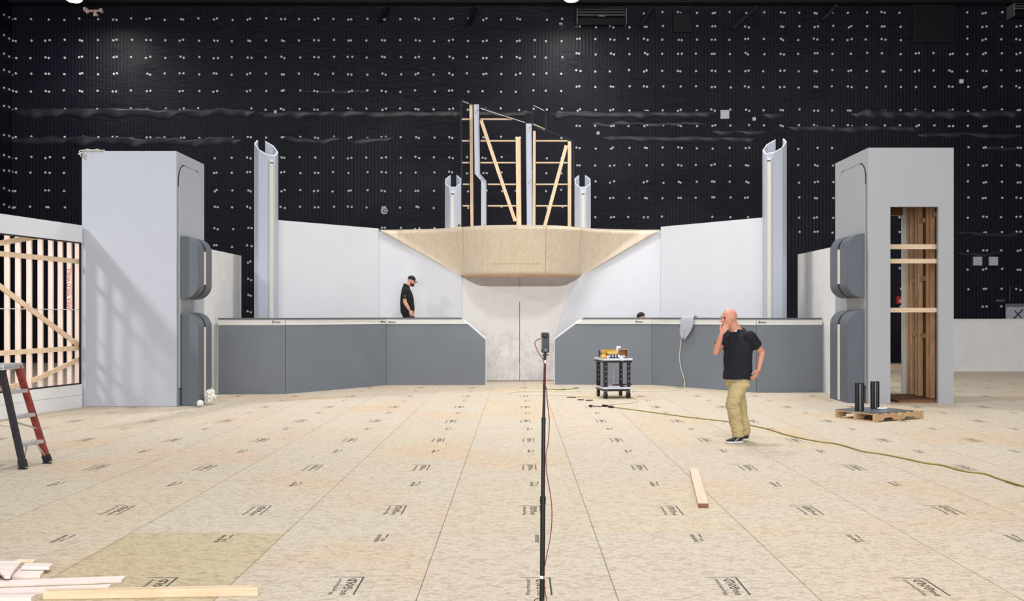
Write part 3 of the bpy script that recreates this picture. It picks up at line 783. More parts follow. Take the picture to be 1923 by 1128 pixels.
# ---- timber frame on the balcony
YT = 27.3
FR = empty('timber_backing_frame', (GX(972, YT), YT, 3.917), 'open pine frame with rails, two diagonals and a sloped black top on the balcony', 'timber frame')
def zz(v): return max(ZV(v, YT), 3.918)
def fbar(u0, v0, u1, v1, wpx, dep, nm, mat, dy=0.0):
    p, q = P(u0, v0, YT+dy), P(u1, v1, YT+dy); p.z = max(p.z, 3.92); q.z = max(q.z, 3.92)
    b = MB(); b.bar(p, q, wpx*YT/F, dep, (0, 1, 0)); return b.build(nm, M[mat], FR)
fbar(886.5, 426, 884.5, 196, 5.6, .04, 'stud', 'pine'); fbar(974.5, 426, 973, 257, 9.2, .04, 'stud', 'pine'); fbar(1003, 426, 1003.5, 246, 5, .04, 'stud', 'pine'); fbar(1069.5, 426, 1069.5, 265, 6.6, .04, 'stud', 'pine')
for (u0, u1, v) in ((867.5, 882, 224), (902, 962, 224), (868, 881.5, 264.5), (902.5, 968, 264.5), (1007, 1065.5, 264.5), (868, 881.5, 305.5), (902.5, 968, 305.5), (1007, 1065.5, 305.5), (869, 881.5, 346), (916, 968.5, 346), (1007, 1065.5, 346), (869, 881.5, 386.5), (916, 968.5, 386.5), (1007, 1065.5, 386.5)):
    fbar(u0, v, u1, v, 2.6, .06, 'rail', 'pineX', .005)
fbar(903.5, 226, 967.5, 415, 6.4, .03, 'brace', 'pine', -.05); fbar(1063.5, 273, 1023, 424, 6.4, .03, 'brace', 'pine', -.05)
fbar(1001, 234, 1024, 244, 4, .03, 'brace', 'pineX', -.02)
for q in ((866, 188, 867.5, 426), (1077, 264, 1077, 426), (866, 188, 1000, 235), (1000, 235, 1077, 264.5), (999.6, 197, 999.6, 232), (999.6, 197, 1025, 210), (1025, 210, 1025, 244)):
    fbar(*q, 2.2, .03, 'black_edge_strip', 'blackmetal', -.035)
fbar(869, 190, 880, 194.5, .9, .01, 'edge_highlight', 'trim', -.06); fbar(901, 203, 986, 230, .9, .01, 'edge_highlight', 'trim', -.06); fbar(1002, 198, 1022, 207.5, .9, .01, 'edge_highlight', 'trim', -.06)  # pale slivers stand in for highlights along the black edges
def flatpost(name, pts, wpx, label):
    Y = 26.95; ps = [P(u, v, Y) for u, v in pts]; ps[-1].z = 3.918
    e = empty(name, (ps[-1].x, Y, 3.918), label, 'post', 'grey posts in front of the timber frame')
    h = wpx*Y/F/2; b = MB(); L, R = [], []
    for i, p in enumerate(ps): L.append(p+V(-h, 0, 0)); R.append(p+V(h, 0, 0))
    b.loft([[l, r, r+V(0, .06, 0), l+V(0, .06, 0)] for l, r in zip(L, R)]); b.build('post_face', M['sheen'], e)
    for s in (-1, 1):
        b = MB(); b.loft([[p+V(s*h-.008, -.03, 0), p+V(s*h+.008, -.03, 0), p+V(s*h+.008, .062, 0), p+V(s*h-.008, .062, 0)] for p in ps]); b.build('post_flange', M['sheen'], e)
    for f in (.02, .5, .93):
        n = len(ps)-1; k = min(int(f*n), n-1); t = f*n-k; p = ps[k].lerp(ps[k+1], t)
        for dx, dz in ((.02, -.05), (-.02, -.12)):
            b = MB(); b.cyl(p+V(dx, -.012, dz), p+V(dx, -.001, dz), .013, 8); b.build('screw', M['blackmetal'], e)
flatpost('bent_post', [(894.5, 196), (896.5, 326), (908.5, 340), (908.5, 424)], 8.6, 'pale grey post with a kink standing left in the timber frame')
flatpost('straight_post', [(993, 232), (995, 424)], 9.6, 'straight pale grey post between the two timber frame halves')
DR = empty('hand_tool', P(864, 427, 25.99), 'tiny yellow and black hand tool standing on the balcony edge', 'tool'); dp = P(864, 428, 26.05); dp.z = 3.928
ROOT[DR.name] = Matrix.Translation(dp); DR.location = dp
b = MB(); b.tube([dp+V(0, 0, 0), dp+V(.005, 0, .06), dp+V(-.01, 0, .12)], [.045, .036, .03], 10); b.build('tool_body', M['yellow'], DR, smooth=40)
b = MB(); b.tube([dp+V(.0, 0, .125), dp+V(-.05, 0, .155)], [.032, .026], 10); b.build('tool_head', M['black'], DR, smooth=40)

# ---- grey counters
CZ, TZ = 1.652, 1.497
def counter(p0, p1, label, grp, cham=None, ends=(0, 0), clips=(), mit=(0, 0)):
    """p0 -> p1 along the face (left to right seen from the camera). cham = (side, run, drop)"""
    p0, p1 = Vector(p0), Vector(p1); d = (p1-p0); L = d.length; d.normalize(); n = V(d.y, -d.x, 0)
    if n.y > 0: n = -n
    e = empty('counter_unit', (p0+p1)/2, label, 'counter', grp)
    def W(s, z, o=0.0): q = p0+d*s+n*o; return V(q.x, q.y, z)
    def poly(zlo, zhi, a=0.004, b_=0.0, grow=0.0):
        lo, hi = .003, L-.003
        pts = []
        if cham is None: pts = [(lo, zlo), (hi, zlo), (hi, zhi), (lo, zhi)]
        else:
            sd, run, drop = cham; zc = CZ-drop+grow
            def sx(z): return max(0, (z-zc)/drop*run)
            if sd == 'R':
                pts = [(lo, zlo), (hi-sx(zlo)+grow*.6, zlo)]
                if zlo < zc < zhi: pts.append((hi+grow*.6, zc))
                pts += [(hi-sx(zhi)+grow*.6, zhi), (lo, zhi)]
            else:
                pts = [(lo+sx(zlo)-grow*.6, zlo), (hi, zlo), (hi, zhi), (lo+sx(zhi)-grow*.6, zhi)]
                if zlo < zc < zhi: pts.append((lo-grow*.6, zc))
        return pts
    def solid(pts, o0, o1, nm, mat, **k):
        def sh(s, o): return s+(-o*mit[0] if s < .02 else 0)-(-o*mit[1] if s > L-.02 else 0)
        b = MB(); b.loft([[W(sh(s, o), z, o) for s, z in pts] for o in (o0, o1)]); return b.build(nm, M[mat], e, **k)
    solid(poly(0, CZ-.045, grow=.035 if cham else 0), -.12, -.022, 'counter_body', 'white')
    solid(poly(0, TZ), -.02, 0, 'face_panel', 'slate')
    solid(poly(TZ+.002, TZ+.022), -.02, .012, 'trim_strip', 'trim'); solid(poly(TZ+.024, CZ-.04), -.02, -.006, 'trim_strip', 'trim')
    solid(poly(TZ+.075, TZ+.088), -.005, .008, 'trim_strip', 'white2')
    solid(poly(CZ-.038, CZ), -.30, .012, 'counter_cap', 'capgrey')
    for s, h in clips:
        b = MB(); b.bar(W(s, h, .004), W(s+.16, h-.012, .004), .012, .014, n); b.bar(W(s, h-.03, .004), W(s, h+.03, .004), .012, .012, n); b.build('fixing_clip', M['blackmetal'], e)
    for s in ([.014] if ends[0] else [])+([L-.042] if ends[1] else []):
        b = MB(); b.prism([W(s, TZ+.002, -.005), W(s+.026, TZ+.002, -.005), W(s+.026, CZ-.04, -.005), W(s, CZ-.04, -.005)], n*.018); b.build('end_cap', M['trim'], e)
    return e
c1, c2, c3, c4 = V(-6.50, 21.5, 0), V(-5.05, 21.55, 0), V(-3.21, 24.25, 0), V(-.786, 24.3, 0)
GL, GR = 'grey counters on the left side', 'grey counters on the right side'
counter(c1, c2, 'straight grey counter unit closest to the left tower', GL, ends=(1, 1), clips=[(1.18, 1.57)], mit=(0, .54))
counter(c2+V(.003, .004, 0), c3, 'angled middle grey counter unit of the left run', GL, ends=(1, 1), clips=[(3.06, 1.56)], mit=(.54, -.5))
counter(c3+V(.004, 0, 0), c4, 'grey counter unit with a cut corner left of the centre wall', GL, cham=('R', .61, .54), ends=(1, 0), clips=[(.06, 1.545)], mit=(-.5, 0))
k1, k2, k3, k4 = V(.917, 24.45, 0), V(3.30, 24.35, 0), V(5.28, 21.92, 0), V(6.78, 22.05, 0)
counter(k1, k2, 'grey counter unit with a cut corner behind the rolling cart', GR, cham=('L', .72, .54), ends=(0, 1), clips=[(2.0, 1.555)], mit=(0, -.44))
counter(k2+V(.003, -.004, 0), k3, 'angled grey counter unit with the towel over it', GR, ends=(1, 1), mit=(-.44, .56))
counter(k3+V(.004, 0, 0), k4, 'straight grey counter unit closest to the right tower', GR, ends=(1, 1), clips=[(.06, 1.56)], mit=(.56, 0))
RS = MB(); RS.box(-3.1, -1.55, 24.66, 25.82, 0, .93)
RS = tag(RS.build('stage_riser', M['ply'], origin=(-2.3, 25.2, 0)), 'plywood riser behind the left counter under the standing person', 'riser')

# ---- low white wall at the back right
LW = empty('low_wall', (15.8, 30.2, 0), 'low white wall in front of the back wall at the right', 'wall flat')
b = MB(); b.box(12.75, 19.05, 30.2, 30.28, 0, 1.575); b.build('wall_face', M['white2'], LW)
b = MB(); b.box(12.75, 19.05, 30.19, 30.29, 1.577, 1.60); b.build('wall_cap', M['trim'], LW)

# ================================================================== LOOSE THINGS
# ---- rolling cart
CA = empty('rolling_cart', (1.95, 20.75, 0), 'black two-shelf rolling cart with white taped edges by the right counter', 'cart')
a0 = V(1.775, 20.32, 0); cx_ = V(.985, .17, 0).normalized(); cy_ = V(-cx_.y, cx_.x, 0); CW, CD = .56, .66
def cbox(x0, x1, y0, y1, z0, z1, mb=None):
    mb = mb or MB(); c = a0+cx_*((x0+x1)/2)+cy_*((y0+y1)/2)+V(0, 0, (z0+z1)/2)
    return mb.obox(c, cx_*((x1-x0)/2), cy_*((y1-y0)/2), V(0, 0, (z1-z0)/2))
def C(x, y, z): return a0+cx_*x+cy_*y+V(0, 0, z)
for z0, z1 in ((.74, .83), (.15, .235)):
    e = .03 if z0 > .5 else .0
    b = MB(); cbox(-e, CW+e, -e, CD+e, z0, z0+.045, b); cbox(-e+.01, CW+e-.01, -e+.01, CD+e-.01, z0+.047, z1-.012, b)
    sh = b.build('shelf', M['blackgloss'], CA, bevel=.004)
    b = MB()
    cbox(-e-.004, CW+e+.004, -e-.004, -e+.006, z0+.046, z1, b); cbox(-e-.004, CW+e+.004, CD+e-.006, CD+e+.004, z0+.046, z1, b)
    cbox(-e-.004, -e+.006, -e+.007, CD+e-.007, z0+.046, z1, b); cbox(CW+e-.006, CW+e+.004, -e+.007, CD+e-.007, z0+.046, z1, b)
    b.build('edge_tape', M['tape'], sh)
for x in (.0, CW-.075):
    for y in (.0, CD-.075):
        b = MB(); cbox(x, x+.075, y, y+.012, .236, .738, b); cbox(x if x < .2 else x+.063, x+.012 if x < .2 else x+.075, y+.012, y+.075, .236, .738, b)
        lg = b.build('leg', M['blackmetal'], CA, bevel=.002)
        b = MB()
        for z in (.36, .46, .56, .66): q = C(x+.037, y-.0005, z); b.cyl(q, q-cy_*.006, .009, 8)
        b.build('leg_bolt', M['alu'], lg)
        p = C(x+.037, y+.037, .072); ax = cx_ if y > .3 else V(.94, .34, 0)
        b = MB(); b.bar(p+V(0, 0, .085), p+V(0, 0, .103), .07, .07, (1, 0, 0)); b.bar(p+ax*.03+V(0, 0, .088), p+ax*.03, .006, .05, ax.cross(V(0, 0, 1))); b.bar(p-ax*.03+V(0, 0, .088), p-ax*.03, .006, .05, ax.cross(V(0, 0, 1)))
        ca = b.build('caster', M['steel'], CA)
        b = MB(); b.cyl(p-ax*.022, p+ax*.022, .07, 20); b.build('wheel', M['black'], ca, smooth=40)
def on_cart(name, mb, mat, label, cat, grp='things on the rolling cart', **k):
    co = [v.co for v in mb.bm.verts]; c = V(sum(v.x for v in co)/len(co), sum(v.y for v in co)/len(co), min(v.z for v in co))
    return tag(mb.build(name, M[mat], origin=c, **k), label, cat, grp)
T0 = .8305
b = MB(); cbox(.07, .335, .30, .56, T0, T0+.15, b)
cb = on_cart('cardboard_box', b, 'card', 'yellow cardboard box on the cart behind the black crate', 'box', bevel=.003)
b = MB(); b.prism([C(.07, .295, T0+.151), C(.33, .295, T0+.151), C(.33, .25, T0+.175), C(.07, .25, T0+.165)], V(0, 0, .004)); b.build('flap', M['card'], cb)
cr = empty('roll_crate', C(.21, .11, T0), 'small black crate filled with white rolls at the cart front', 'crate', 'things on the rolling cart')
b = MB(); cbox(.10, .30, .04, .20, T0, T0+.012, b); cbox(.10, .112, .04, .20, T0+.012, T0+.085, b); cbox(.288, .30, .04, .20, T0+.012, T0+.085, b); cbox(.113, .287, .19, .20, T0+.012, T0+.085, b)
b.build('crate_shell', M['black'], cr)
b = MB(); cbox(.10, .30, .035, .20, T0+.087, T0+.125, b); b.build('crate_lid', M['card'], cr)
for i in range(3):
    for j in range(2):
        b = MB(); q = C(.135+i*.064, .05, T0+.031+j*.037); b.cyl(q, q+cy_*.12, .0175, 12); b.build('white_roll', M['paper'], cr, smooth=40)
wb_ = empty('wooden_crate', C(.47, .3, T0), 'small open wooden crate lying on its side on the cart', 'crate', 'things on the rolling cart')
b = MB(); cbox(.375, .57, .22, .40, T0, T0+.010, b); cbox(.375, .57, .22, .40, T0+.16, T0+.17, b); b.build('crate_side', M['boxwood'], wb_)
b = MB(); cbox(.375, .386, .22, .40, T0+.011, T0+.159, b); cbox(.559, .57, .22, .40, T0+.011, T0+.159, b); b.build('crate_end', M['boxwood'], wb_)
b = MB(); cbox(.387, .558, .392, .40, T0+.011, T0+.159, b); b.build('crate_bottom', M['boxwood'], wb_)
b = MB(); cbox(.42, .53, .25, .38, T0+.012, T0+.03, b); cbox(.43, .51, .26, .37, T0+.032, T0+.045, b); on_cart('folded_papers', b, 'paper', 'folded white papers inside the wooden crate on the cart', 'paper')
pg = MB(); pr = random.Random(5)
pg.prism([C(.342, .27, T0+.19), C(.43, .255, T0+.195), C(.43, .25, T0+.235), C(.35, .26, T0+.235)], cy_*.05); pg.prism([C(.342, .26, T0+.001), C(.368, .26, T0+.001), C(.368, .26, T0+.195), C(.342, .26, T0+.188)], cy_*.05)
on_cart('paper_wrapper', pg, 'paper', 'upright crumpled white paper between yellow box and wooden crate on the cart', 'paper', bevel=.006)
b = MB(); b.loft([[C(x, y, z), C(x+.07, y+.004, z+.002), C(x+.07, y+.004, z+.007), C(x, y, z+.005)] for x, y, z in ((.307, .21, T0+.055), (.31, .10, T0+.03), (.318, .02, T0+.012), (.33, -.046, T0+.003), (.338, -.05, T0-.05))])
on_cart('plastic_sheet', b, 'boxgrey', 'pale crumpled sheet hanging over the front edge of the cart', 'sheet')
b = MB(); b.loft([[C(x, y, T0+z) for y, z in ((.06, .0), (.20, .0), (.19, .055+h), (.07, .035+h))] for x, h in ((-.02, -.01), (.02, .03), (.06, .01), (.085, -.02))]); on_cart('orange_tool_case', b, 'orange', 'small orange case at the left front of the cart top', 'case', bevel=.008)
b = MB(); b.cyl(C(.085, .02, T0), C(.085, .02, T0+.05), .022, 14); cb = on_cart('white_jar', b, 'paper', 'small white jar with pink lid at the cart front', 'jar', smooth=40)
b = MB(); b.cyl(C(.085, .02, T0+.0505), C(.085, .02, T0+.066), .023, 14); b.build('jar_lid', M['pinkpipe'], cb, smooth=40)
b = MB(); b.tube(spline([C(.035, .26, T0+.011), C(.0, .27, T0+.09), C(-.012, .36, T0+.135), C(.01, .45, T0+.12), C(.03, .50, T0+.011)], 6), .011, 8); b.ell(C(.012, .42, T0+.145), .03, .03, .012)
on_cart('cable_loop', b, 'black', 'black looped cable at the left rear of the cart top', 'cable', smooth=60)
b = MB(); cbox(.12, .36, .06, .3, .2355, .244, b); on_cart('paper_sheet', b, 'paper', 'white sheet of paper on the lower shelf of the cart', 'paper')
b = MB(); cbox(.30, .45, .33, .46, .2355, .262, b); on_cart('flat_box', b, 'darkbrown', 'flat dark red box on the lower shelf of the cart', 'box', bevel=.003)
b = MB(); b.cyl(C(.36, .52, .248), C(.72, .50, .252), .0125, 10); b.cyl(C(.71, .50, .252), C(.735, .5, .252), .018, 10); on_cart('black_rod', b, 'black', 'black rod sticking out from the lower shelf of the cart', 'rod', smooth=40)
b = MB(); b.tube(spline([C(.335, .50, .736), C(.33, .49, .62), C(.345, .495, .5), C(.335, .49, .42), C(.34, .49, .33), C(.345, .49, .27)], 5), .007, 6); b.ell(C(.334, .49, .42), .016, .016, .03)
on_cart('hanging_string', b, 'pinkpipe', 'pale knotted string hanging under the top shelf of the cart', 'string', smooth=60)

# ---- pallet with plate and two black posts
PL = empty('wooden_pallet', (6.0, 16.5, 0), 'wooden pallet standing on the floor before the right tower', 'pallet')
pa = V(5.72, 15.87, 0); pr_ = V(1.013, .56, 0).normalized(); pl_ = V(-pr_.y, pr_.x, 0); PWD, PDP = 1.16, .83
def pbox(x0, x1, y0, y1, z0, z1, mb=None):
    mb = mb or MB(); c = pa+pr_*((x0+x1)/2)+pl_*((y0+y1)/2)+V(0, 0, (z0+z1)/2)
    return mb.obox(c, pr_*((x1-x0)/2), pl_*((y1-y0)/2), V(0, 0, (z1-z0)/2))
def PP(x, y, z): return pa+pr_*x+pl_*y+V(0, 0, z)
for y in (.0, PDP/2-.02, PDP-.04):          # notched stringers run along the long side
    b = MB(); pts = [(0, .017), (.20, .017), (.22, .05), (.24, .058), (.42, .058), (.44, .05), (.46, .017), (.70, .017), (.72, .05), (.74, .058), (.92, .058), (.94, .05), (.96, .017), (PWD, .017), (PWD, .112), (0, .112)]
    b.prism([PP(x, y, z) for x, z in pts], pl_*.04); b.build('stringer', M['pallet'], PL)
for x in (.0, .20, .38, .56, .74, .92, PWD-.10):
    b = MB(); pbox(x, x+.10, -.005, PDP+.005, .113, .131, b); b.build('deck_board', M['pallet'], PL)
for x in (.0, .53, PWD-.1):
    b = MB(); pbox(x, x+.10, 0, PDP, .0, .016, b); b.build('bottom_board', M['pallet'], PL)
b = MB(); pbox(-.0, .95, .02, PDP-.02, .1325, .145, b); PLT = tag(b.build('steel_plate', M['steel'], origin=PP(.5, .4, .1325), bevel=.003), 'dull grey steel plate lying on the pallet', 'plate')
def post_pair(x, y, label):
    e = empty('black_post', PP(x, y, .1455), label, 'post', 'black posts standing on the pallet')
    for s in (-1, 1):
        b = MB(); c = V(s*.039, 0, 0); prof = [(.0, .028), (.004, .034), (.03, .036), (.43, .036), (.455, .034), (.462, .024)]
        b.loft([[PP(x, y, .147+z)+c+V(r*math.cos(2*math.pi*k/16), r*math.sin(2*math.pi*k/16), 0) for k in range(16)] for z, r in prof]); b.build('post_half', M['blackgloss'], e, smooth=40)
    b = MB(); b.obox(PP(x, y, .147+.225), V(.01, 0, 0), V(0, .03, 0), V(0, 0, .215)); b.build('centre_web', M['steel'], e)
post_pair(.10, .40, 'left black double post standing on the pallet plate')
post_pair(.60, .52, 'right black double post with clear wrap at its foot')
b = MB(); c = PP(.58, .36, .1465)
for i in range(9):
    a = i*2.4; r = .05+.012*i; b.ell(c+V(.08*math.cos(a)*(.3+.08*i), .04*math.sin(a), .022), .032, .02, .010+.004*(i % 3), n=8, m=5)
o = tag(b.build('clear_wrap', M['boxgrey'], origin=c, smooth=30), 'crumpled clear plastic wrap at the foot of the right black post', 'plastic wrap')

# ---- step ladder
LD = empty('step_ladder', (-5.75, 11.3, 0), 'worn orange step ladder with aluminium steps at the left edge', 'ladder')
nf, nt = V(-5.52, 11.07, .0), V(-5.80, 11.13, 1.12); ff, ft = V(-5.45, 11.50, .0), V(-5.77, 11.44, 1.12)
def rail(p, q, mat, nm='rail', w=.075, d=.035):
    b = MB(); n = (q-p).normalized(); b.bar(p+n*.085, q, w, d, (0, 1, 0)); o = b.build(nm, M[mat], LD, bevel=.004)
    b = MB(); b.bar(p+V(0, 0, .012), p+n*.10, w+.012, d+.014, (0, 1, 0)); b.bar(p+V(-.045, -.028, .006), p+V(.05, -.028, .006), .05, .012); b.build('rubber_foot', M['black'], o, bevel=.003)
    return o
rail(nf, nt, 'darkrail', 'front_rail'); rail(ff, ft, 'redrail', 'front_rail')
for z in (.857, .578, .268):
    t = z/1.12; p, q = nf.lerp(nt, t), ff.lerp(ft, t)
    b = MB(); b.bar(p+V(0, .02, 0), q+V(0, -.02, 0), .085, .022); b.bar(p+V(.04, .02, -.016), q+V(.04, -.02, -.016), .006, .03); b.build('step', M['alu'], LD, bevel=.003)
rb1, rb2 = V(-6.38, 11.04, 0), V(-6.40, 11.52, 0)
rail(rb1, V(-5.93, 11.13, 1.09), 'redrail', 'rear_rail', .06, .03); rail(rb2, V(-5.93, 11.44, 1.09), 'redrail', 'rear_rail', .06, .03)
b = MB(); b.box(-5.98, -5.74, 11.06, 11.50, 1.125, 1.165); b.box(-5.985, -5.735, 11.05, 11.51, 1.10, 1.124); b.build('top_cap', M['alu'], LD, bevel=.008)
for pq in ((nf.lerp(nt, .47), ff.lerp(ft, .36)), (nf.lerp(nt, .40), rb1.lerp(V(-5.93, 11.13, 1.09), .52)), (nf.lerp(nt, .52), rb1.lerp(V(-5.93, 11.13, 1.09), .30)), (nf.lerp(nt, .20)+V(0, .18, .03), nf.lerp(nt, .06)+V(0, .03, 0)), (ff.lerp(ft, .20)+V(0, -.16, .03), ff.lerp(ft, .06)), (rb1.lerp(V(-5.93, 11.13, 1.09), .35), rb2.lerp(V(-5.93, 11.44, 1.09), .35))):
    b = MB(); b.bar(pq[0], pq[1], .022, .006, (1, 0, 0)); b.build('spreader_bar', M['alu'], LD)

# ---- lumber on the floor
def slab(name, pts, zt, th, mat, label, cat, grp=None, **k):
    """board whose top face is given by image points at height zt"""
    top = [G(u, v, zt) for u, v in pts]; c = sum(top, V(0, 0, 0))/len(top)
    b = MB(); b.prism(top, V(0, 0, -th)); return tag(b.build(name, M[mat], origin=V(c.x, c.y, zt-th), **k), label, cat, grp)
def plank(name, p, q, w, h, z0, mat, label, grp='lumber at the lower left corner', cat='board'):
    p, q = Vector(p), Vector(q); b = MB(); b.bar(p+V(0, 0, z0+h/2), q+V(0, 0, z0+h/2), w, h); d = (q-p).normalized()
    o = tag(b.build(name, M[mat], origin=p.lerp(q, .5)+V(0, 0, z0), bevel=.002), label, cat, grp)
    return o
p = plank('timber_offcut', (1.655, 8.83, 0), (1.93, 10.85, 0), .09, .04, .0005, 'pale_board', 'single pale timber length lying alone on the floor ahead of the walking man', None, 'timber')
p.data.materials[0] = M['pineY']
b = MB(); d = V(.275, 2.02, 0).normalized(); s_ = V(d.y, -d.x, 0)
b.prism([V(1.655, 8.829, .0005)-d*.002+s_*.045*a+V(0, 0, .04*c) for a, c in ((-1, 0), (1, 0), (1, 1), (-1, 1))], -d*.002); b.build('sawn_end', M['endgrain'], p)
plank('primed_board', (-5.3, 6.03, 0), (-2.55, 6.41, 0), .11, .018, .0005, 'pale_board', 'white primed board farthest back of the lower left bundle, longest white one')
plank('primed_board', (-5.2, 5.82, 0), (-2.56, 6.205, 0), .11, .02, .0005, 'pale_board', 'white primed board second of the lower left bundle, with a skewed end')
plank('primed_board', (-5.0, 5.755, 0), (-2.90, 5.935, 0), .075, .038, .0005, 'pale_board', 'short white board nearest the picture corner at lower left')
plank('raw_timber', (-2.875, 6.035, 0), (-1.63, 6.115, 0), .022, .05, .0005, 'pineX', 'thin raw pine length behind the longest pine length at the lower left')
plank('raw_timber', (-2.87, 5.995, 0), (-1.59, 6.075, 0), .024, .05, .0005, 'pineX', 'longest raw pine length in front of the lower left bundle')
SG = 'white offcuts at the left edge'
slab('board_offcut', [(-70, 1051), (42, 1053), (28, 1067), (19, 1081), (9, 1081), (-8, 1066), (-70, 1075)], .05, .018, 'pale_board', 'largest white offcut at the left edge, angled tip toward the boards', 'offcut', SG)
slab('board_offcut', [(48, 1056.5), (100, 1057.5), (92, 1064), (40, 1063.5)], .045, .02, 'pale_board', 'small white offcut with pinkish edge propped on others', 'offcut', SG)
slab('board_offcut', [(32, 1066.5), (86, 1067), (75, 1080), (22, 1081.5)], .0195, .019, 'pale_board', 'square white offcut lying flat closest to the long white boards', 'offcut', SG)
slab('board_offcut', [(36, 1049.5), (66, 1049.5), (62, 1055), (20, 1054)], .02, .018, 'pine', 'thin raw offcut sticking out behind the white pieces at left', 'offcut', SG)
slab('board_offcut', [(-40, 1062), (4, 1069), (-5, 1080), (-60, 1080)], .028, .018, 'pale_board', 'white offcut under the largest one at the left picture edge', 'offcut', SG)

# ---- camera on a pole
CM = empty('camera_stand', (.116, 4.8, 0), 'slim black pole holding an upright pocket panorama camera in the centre', 'camera stand')
cx0 = .128
def CP(u, v): return P(u, v, 4.8)
b = MB(); b.tube([V(.116, 4.8, .22), CP(1018.6, 1080), CP(1019.5, 940)], .0125, 12); b.build('lower_pole', M['blackgloss'], CM, smooth=40)
b = MB(); b.tube([CP(1019.5, 941), CP(1020.8, 790)], .0098, 12); b.cyl(CP(1019.5, 945), CP(1019.55, 932), .0145, 12); b.build('middle_pole', M['blackgloss'], CM, smooth=40)
b = MB(); b.tube([CP(1020.8, 791), CP(1023.3, 682)], [.0075, .0055], 12); b.cyl(CP(1020.75, 794), CP(1020.85, 784), .0105, 12); b.build('upper_pole', M['blackmetal'], CM, smooth=40)
b = MB(); b.tube([CP(1023.2, 683), CP(1023.4, 675.5)], .0045, 10); b.build('clear_joint', M['paper'], CM, smooth=40)
b = MB(); b.tube([CP(1023.3, 676), CP(1023.2, 668), CP(1024, 661)], [.0065, .0075, .006], 10); b.bar(CP(1018.5, 666), CP(1030, 666), .008, .007); b.build('mount_joint', M['black'], CM)
b = MB(); w, hh = .0165, .049; pts = []
cc = CP(1023.7, 643)
for sx, sz, a0_ in ((1, 1, 0), (-1, 1, 90), (-1, -1, 180), (1, -1, 270)):
    for k in range(5):
        a = math.radians(a0_+22.5*k); pts.append(cc+V(sx*(w+.003-.008)+.008*math.cos(a), -.011, sz*(hh-.008)+.008*math.sin(a)))
b.prism(pts, V(0, .022, 0)); cam_b = b.build('camera_body', M['blackgloss'], CM, smooth=30, bevel=.003)
b = MB(); b.ell(cc+V(0, -.012, .032), .0115, .007, .0115); b.ell(cc+V(0, .012, .032), .0115, .007, .0115); b.build('lens', M['blackgloss'], cam_b, smooth=60)
b = MB(); b.bar(cc+V(-.0165, -.012, .024), cc+V(-.0165, -.012, -.033), .002, .002); b.ell(cc+V(.002, -.0115, -.036), .006, .003, .006); b.build('camera_highlight_strip', M['steel'], cam_b)
b = MB(); b.tube(spline([CP(1016, 635), CP(1009, 638), CP(1004.5, 643), CP(1006, 650), CP(1012, 663), CP(1020, 675), CP(1023, 690)+V(0, -.012, 0), CP(1022, 715)+V(0, -.014, 0), CP(1026.5, 733)+V(0, -.014, 0), CP(1028, 755), CP(1031.5, 790), CP(1029.5, 830), CP(1025, 855)+V(0, -.012, 0), CP(1027, 890), CP(1034, 930), CP(1036.5, 965), CP(1034, 1005), CP(1025, 1050)+V(0, -.012, 0), CP(1021.5, 1075)+V(0, -.016, 0), CP(1023, 1105)+V(0, -.014, 0), CP(1028, 1140)+V(0, -.02, 0), CP(1029, 1200)+V(0, -.03, 0), V(.19, 4.75, .004), V(.4, 4.5, .005), V(.6, 4.0, .005)], 8), .0024, 6)
b.build('cable', M['cordr'], CM, smooth=60)
b = MB(); b.tube(spline([CP(1003, 1128), CP(1006, 1124.5), CP(1014, 1123.5), CP(1022, 1127)+V(0, -.016, 0), CP(1026, 1150)+V(0, -.02, 0)], 6), .0022, 6); b.build('cable_loop', M['cordr'], CM, smooth=60)
b = MB(); b.cyl(CP(1018.6, 1085), CP(1018.65, 1080), .0145, 14); b.build('cable_tie', M['paper'], CM, smooth=40)
for k in range(3):
    a = math.radians(90+120*k); dx_ = V(math.cos(a), math.sin(a), 0)
    b = MB(); b.tube([V(.116, 4.8, .24)+dx_*.015, V(.116, 4.8, .012)+dx_*.30], .009, 10); lg = b.build('leg', M['blackgloss'], CM, smooth=40)
    b = MB(); b.cyl(V(.116, 4.8, .0)+dx_*.302, V(.116, 4.8, .022)+dx_*.297, .013, 10); b.build('rubber_foot', M['black'], lg, smooth=40)
b = MB(); b.cyl((.116, 4.8, .20), (.116, 4.8, .27), .024, 14); b.build('leg_hub', M['black'], CM, smooth=40)

# ---- cords
def floor_cord(name, px, r, mat, label, pre=(), k=7):
    pts = list(pre)+[G(u, v, r)+V(0, 0, r*.15) for u, v in px]; b = MB(); b.tube(spline(pts, k), r, 7)
    c = pts[len(pts)//2]; return tag(b.build(name, M[mat], origin=V(c.x, c.y, 0), smooth=60), label, 'cord', 'extension cords')
f0 = k2.lerp(k3, .30); nn = V((k3-k2).y, -(k3-k2).x, 0).normalized(); nn = nn if nn.y < 0 else -nn
def onc(u, v, off=.03):   # on the angled counter's face at a pixel column
    d = k3-k2; kk = (u-U0)/F; o = k2+nn*off
    t = (kk*o.y-o.x)/(d.x-kk*d.y); p = o+d*t; return V(p.x, p.y, ZV(v, p.y))
floor_cord('extension_cord', [(1283, 727.5), (1272, 732), (1240, 734), (1195, 733.5), (1110, 733), (1060, 733.5), (1010, 734), (975, 735), (955.5, 737.5), (965, 740), (1000, 741.5), (1060, 742), (1100, 744), (1125, 745.6), (1150, 745), (1172, 744.6), (1187, 746.5), (1197, 751), (1192, 755), (1165, 757.5), (1140, 759.5)], .009, 'cordpale',
           'pale yellow cord dropping from the counter towel and looping under the cart', pre=[onc(1279, 599, .03), onc(1279, 620), onc(1279, 640), onc(1276.5, 662), onc(1276, 672), onc(1279, 692), onc(1284, 708), onc(1286, 722, .05)])
